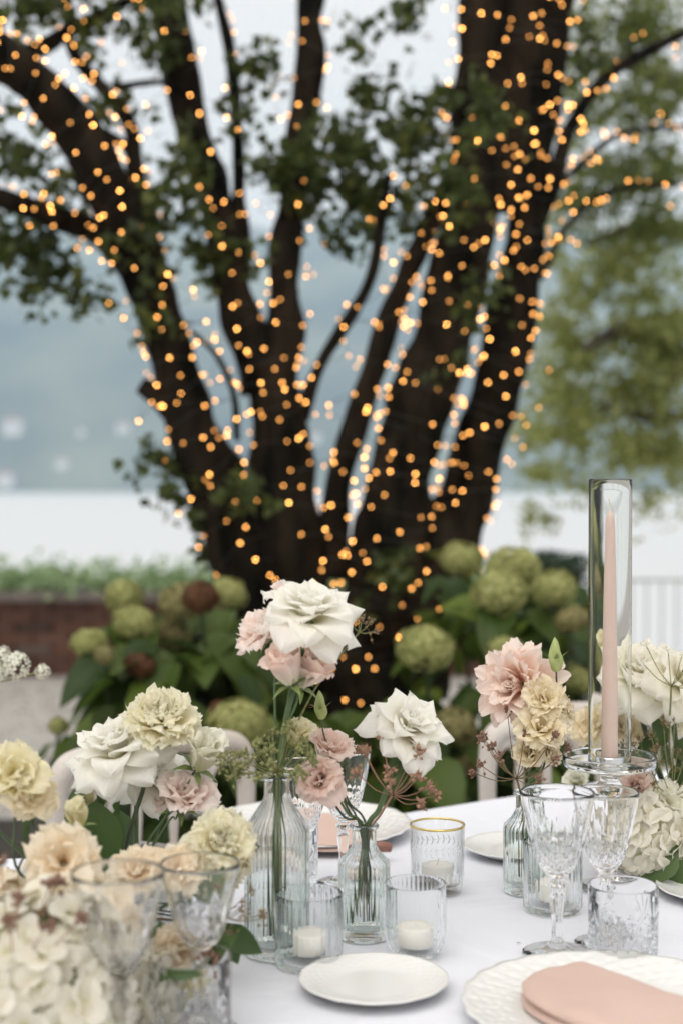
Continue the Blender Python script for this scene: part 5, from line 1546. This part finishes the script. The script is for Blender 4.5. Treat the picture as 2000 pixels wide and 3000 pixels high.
flower('peach lisianthus seen over the blurred wine glass', 'lis_open', 'lis_peach', P(405, 2545, 1.5), (.0, -.6, .8), .95, [P(380, 2640, 1.5), lc], 'lisianthus')
flower('peach lisianthus between the two blurred wine glasses', 'lis_open', 'lis_peach', P(520, 2540, 1.5), (.2, -.55, .8), .95, [P(470, 2660, 1.5), lc], 'lisianthus')
flower('peach rosebud low between the blurred wine glasses', 'half', 'lis_peach', P(495, 2800, 1.40), (.50, -.5, .55), 1.5, [P(420, 2880, 1.42), lc + Vector((.03, -.02, -.03))], 'lisianthus')
flower('small cream blossom behind the second blurred wine glass', 'lis_open', 'lis_yellow', P(560, 2880, 1.42), (.4, -.6, .5), .8, [P(450, 2900, 1.43), lc + Vector((.03, -.02, -.03))], 'lisianthus')
t = flower('lime green unopened lisianthus standing above the dark leaf', 'half', 'lis_yellow', P(225, 2385, 1.55), (-.2, -.3, .9), .85, [P(160, 2480, 1.55), lc], 'lisianthus', sr=.0012)
M['lime'] = M['bud']
hydrangea('large white hydrangea head at the bottom left corner', 120, 2900, 1.32, .085, 'hyd_white', 170, lc + Vector((0, 0, -.02)), sc_=1.1)
hydrangea('cream hydrangea head under the peach lisianthus', 235, 2745, 1.38, .052, 'hyd_cream', 90, lc, sc_=1.15)
hydrangea('white hydrangea head at the bottom beside the blurred glass', 330, 2930, 1.38, .050, 'hyd_white', 70, lc + Vector((.02, 0, -.02)), sc_=1.4)
hydrangea('cream hydrangea head at the left edge behind the plum seeds', -50, 2760, 1.42, .06, 'hyd_cream', 70, lc, sc_=1.4)
umbel_thing('plum coloured dried seed umbel at the left edge', P(40, 2830, 1.28), (-.1, -.3, 1), 12, 'lace_plum', 'stem_brown', [lc + Vector((-.02, -.05, -.01))], .9, .075, 31, 12, .0032)
umbel_thing('brown seed umbel hanging right of the left bouquet', P(640, 2680, 1.47), (.8, -.2, .1), 9, 'lace_tan', 'lace_tan', [P(560, 2700, 1.5), lc + Vector((.02, 0, 0))], 1.1, .045, 33, 9, .0020)
leafy('dark broad leaves in the middle of the left bouquet', lc2, [(285, 2345, dB - .01, -.05, -.3, -.95, 1.9), (262, 2480, dB, -.3, -.3, .9, 1.1), (345, 2370, dB + .1, .15, -.2, -.9, 1.1), (620, 2520, 1.55, .7, -.3, .3, .9), (590, 2560, 1.55, -.5, -.4, -.6, .8)])
leafy('green leaves low between the left bouquet and the tall bottle', lc, [(650, 2720, 1.48, .9, -.2, -.5, .8), (600, 2660, 1.5, .3, -.3, .8, .8), (470, 2700, 1.44, .2, -.3, -.9, .9), (450, 2880, 1.38, -.9, -.3, .1, .8), (600, 2820, 1.4, .5, -.3, .6, .7), (160, 2640, 1.38, .1, -.4, -.9, .5), (640, 2700, 1.48, .5, -.2, -.85, .8)])
leafy('narrow green leaves under the peach rosebud', lc, [(430, 2890, 1.36, -.9, -.3, .25, .8), (470, 2870, 1.36, .9, -.3, .1, .7), (350, 2900, 1.36, .8, -.3, .2, .8)], kind='n')
umbel_thing('berry sprig with small dark seeds low right of the blurred glass', P(590, 2840, 1.40), (.8, -.2, .2), 5, 'lace_plum', 'stem_dark', [P(500, 2860, 1.42), lc + Vector((.03, -.02, -.03))], .9, .022, 41, 3, .004)
# white lace flower reaching in at the left edge
t = thing('lace_flower', 'white lace flower with loose round clusters entering at the left edge', 'flower', lc)
o0 = Vector(lc); hub = P(-160, 2010, 1.5) - o0
stem_to(t, [hub, P(-120, 2300, 1.5) - o0, Vector((0, 0, 0))], .0018, 'stem')
for i, (x, y, r) in enumerate(((48, 1950, 44), (125, 1968, 24), (5, 1925, 34), (-20, 1970, 40))):
    c = P(x, y, 1.5) - o0
    tube('ray', [hub, (hub + c) / 2 + Vector((0, 0, -.004)), c], .0008, M['lace_green'], t, 5, 4)
    m = MB(); rr_ = r * 1.5 / F
    for s in range(90):
        e = Vector((R.gauss(0, 1), R.gauss(0, 1), R.gauss(.3, 1))).normalized()
        q = c + e * rr_ * R.uniform(.75, 1.0); x_ = e.orthogonal().normalized(); y_ = e.cross(x_); z_ = rr_ * .22
        m.add([q, q + x_ * z_ + e * z_ * .3, q + (x_ + y_) * z_ * .8, q + y_ * z_ + e * z_ * .3], [(0, 1, 2, 3)])
        m.add([q, q - x_ * z_ + e * z_ * .3, q - (x_ + y_) * z_ * .8, q - y_ * z_ + e * z_ * .3], [(0, 1, 2, 3)])
    obj('floret_cluster', m.mesh('floret_cluster', False), M['scabiosa'], t)

# a fallen crumb of petal on the cloth
p = T(1517, 2764)
t = obj('fallen_petal', mesh('fallen_petal', [(-.003, 0, 0), (0, -.0012, .0008), (.0035, 0, .0004), (0, .0012, .0008), (0, 0, .0016)], [(0, 1, 4), (1, 2, 4), (2, 3, 4), (3, 0, 4), (3, 2, 1, 0)]), M['lace_brown'], None, (p.x, p.y, TZ + .0002))
tag(t, 'tiny reddish petal crumb lying alone on the white cloth', 'petal')
print('bulbs', nbulb, 'objects', len(bpy.data.objects))
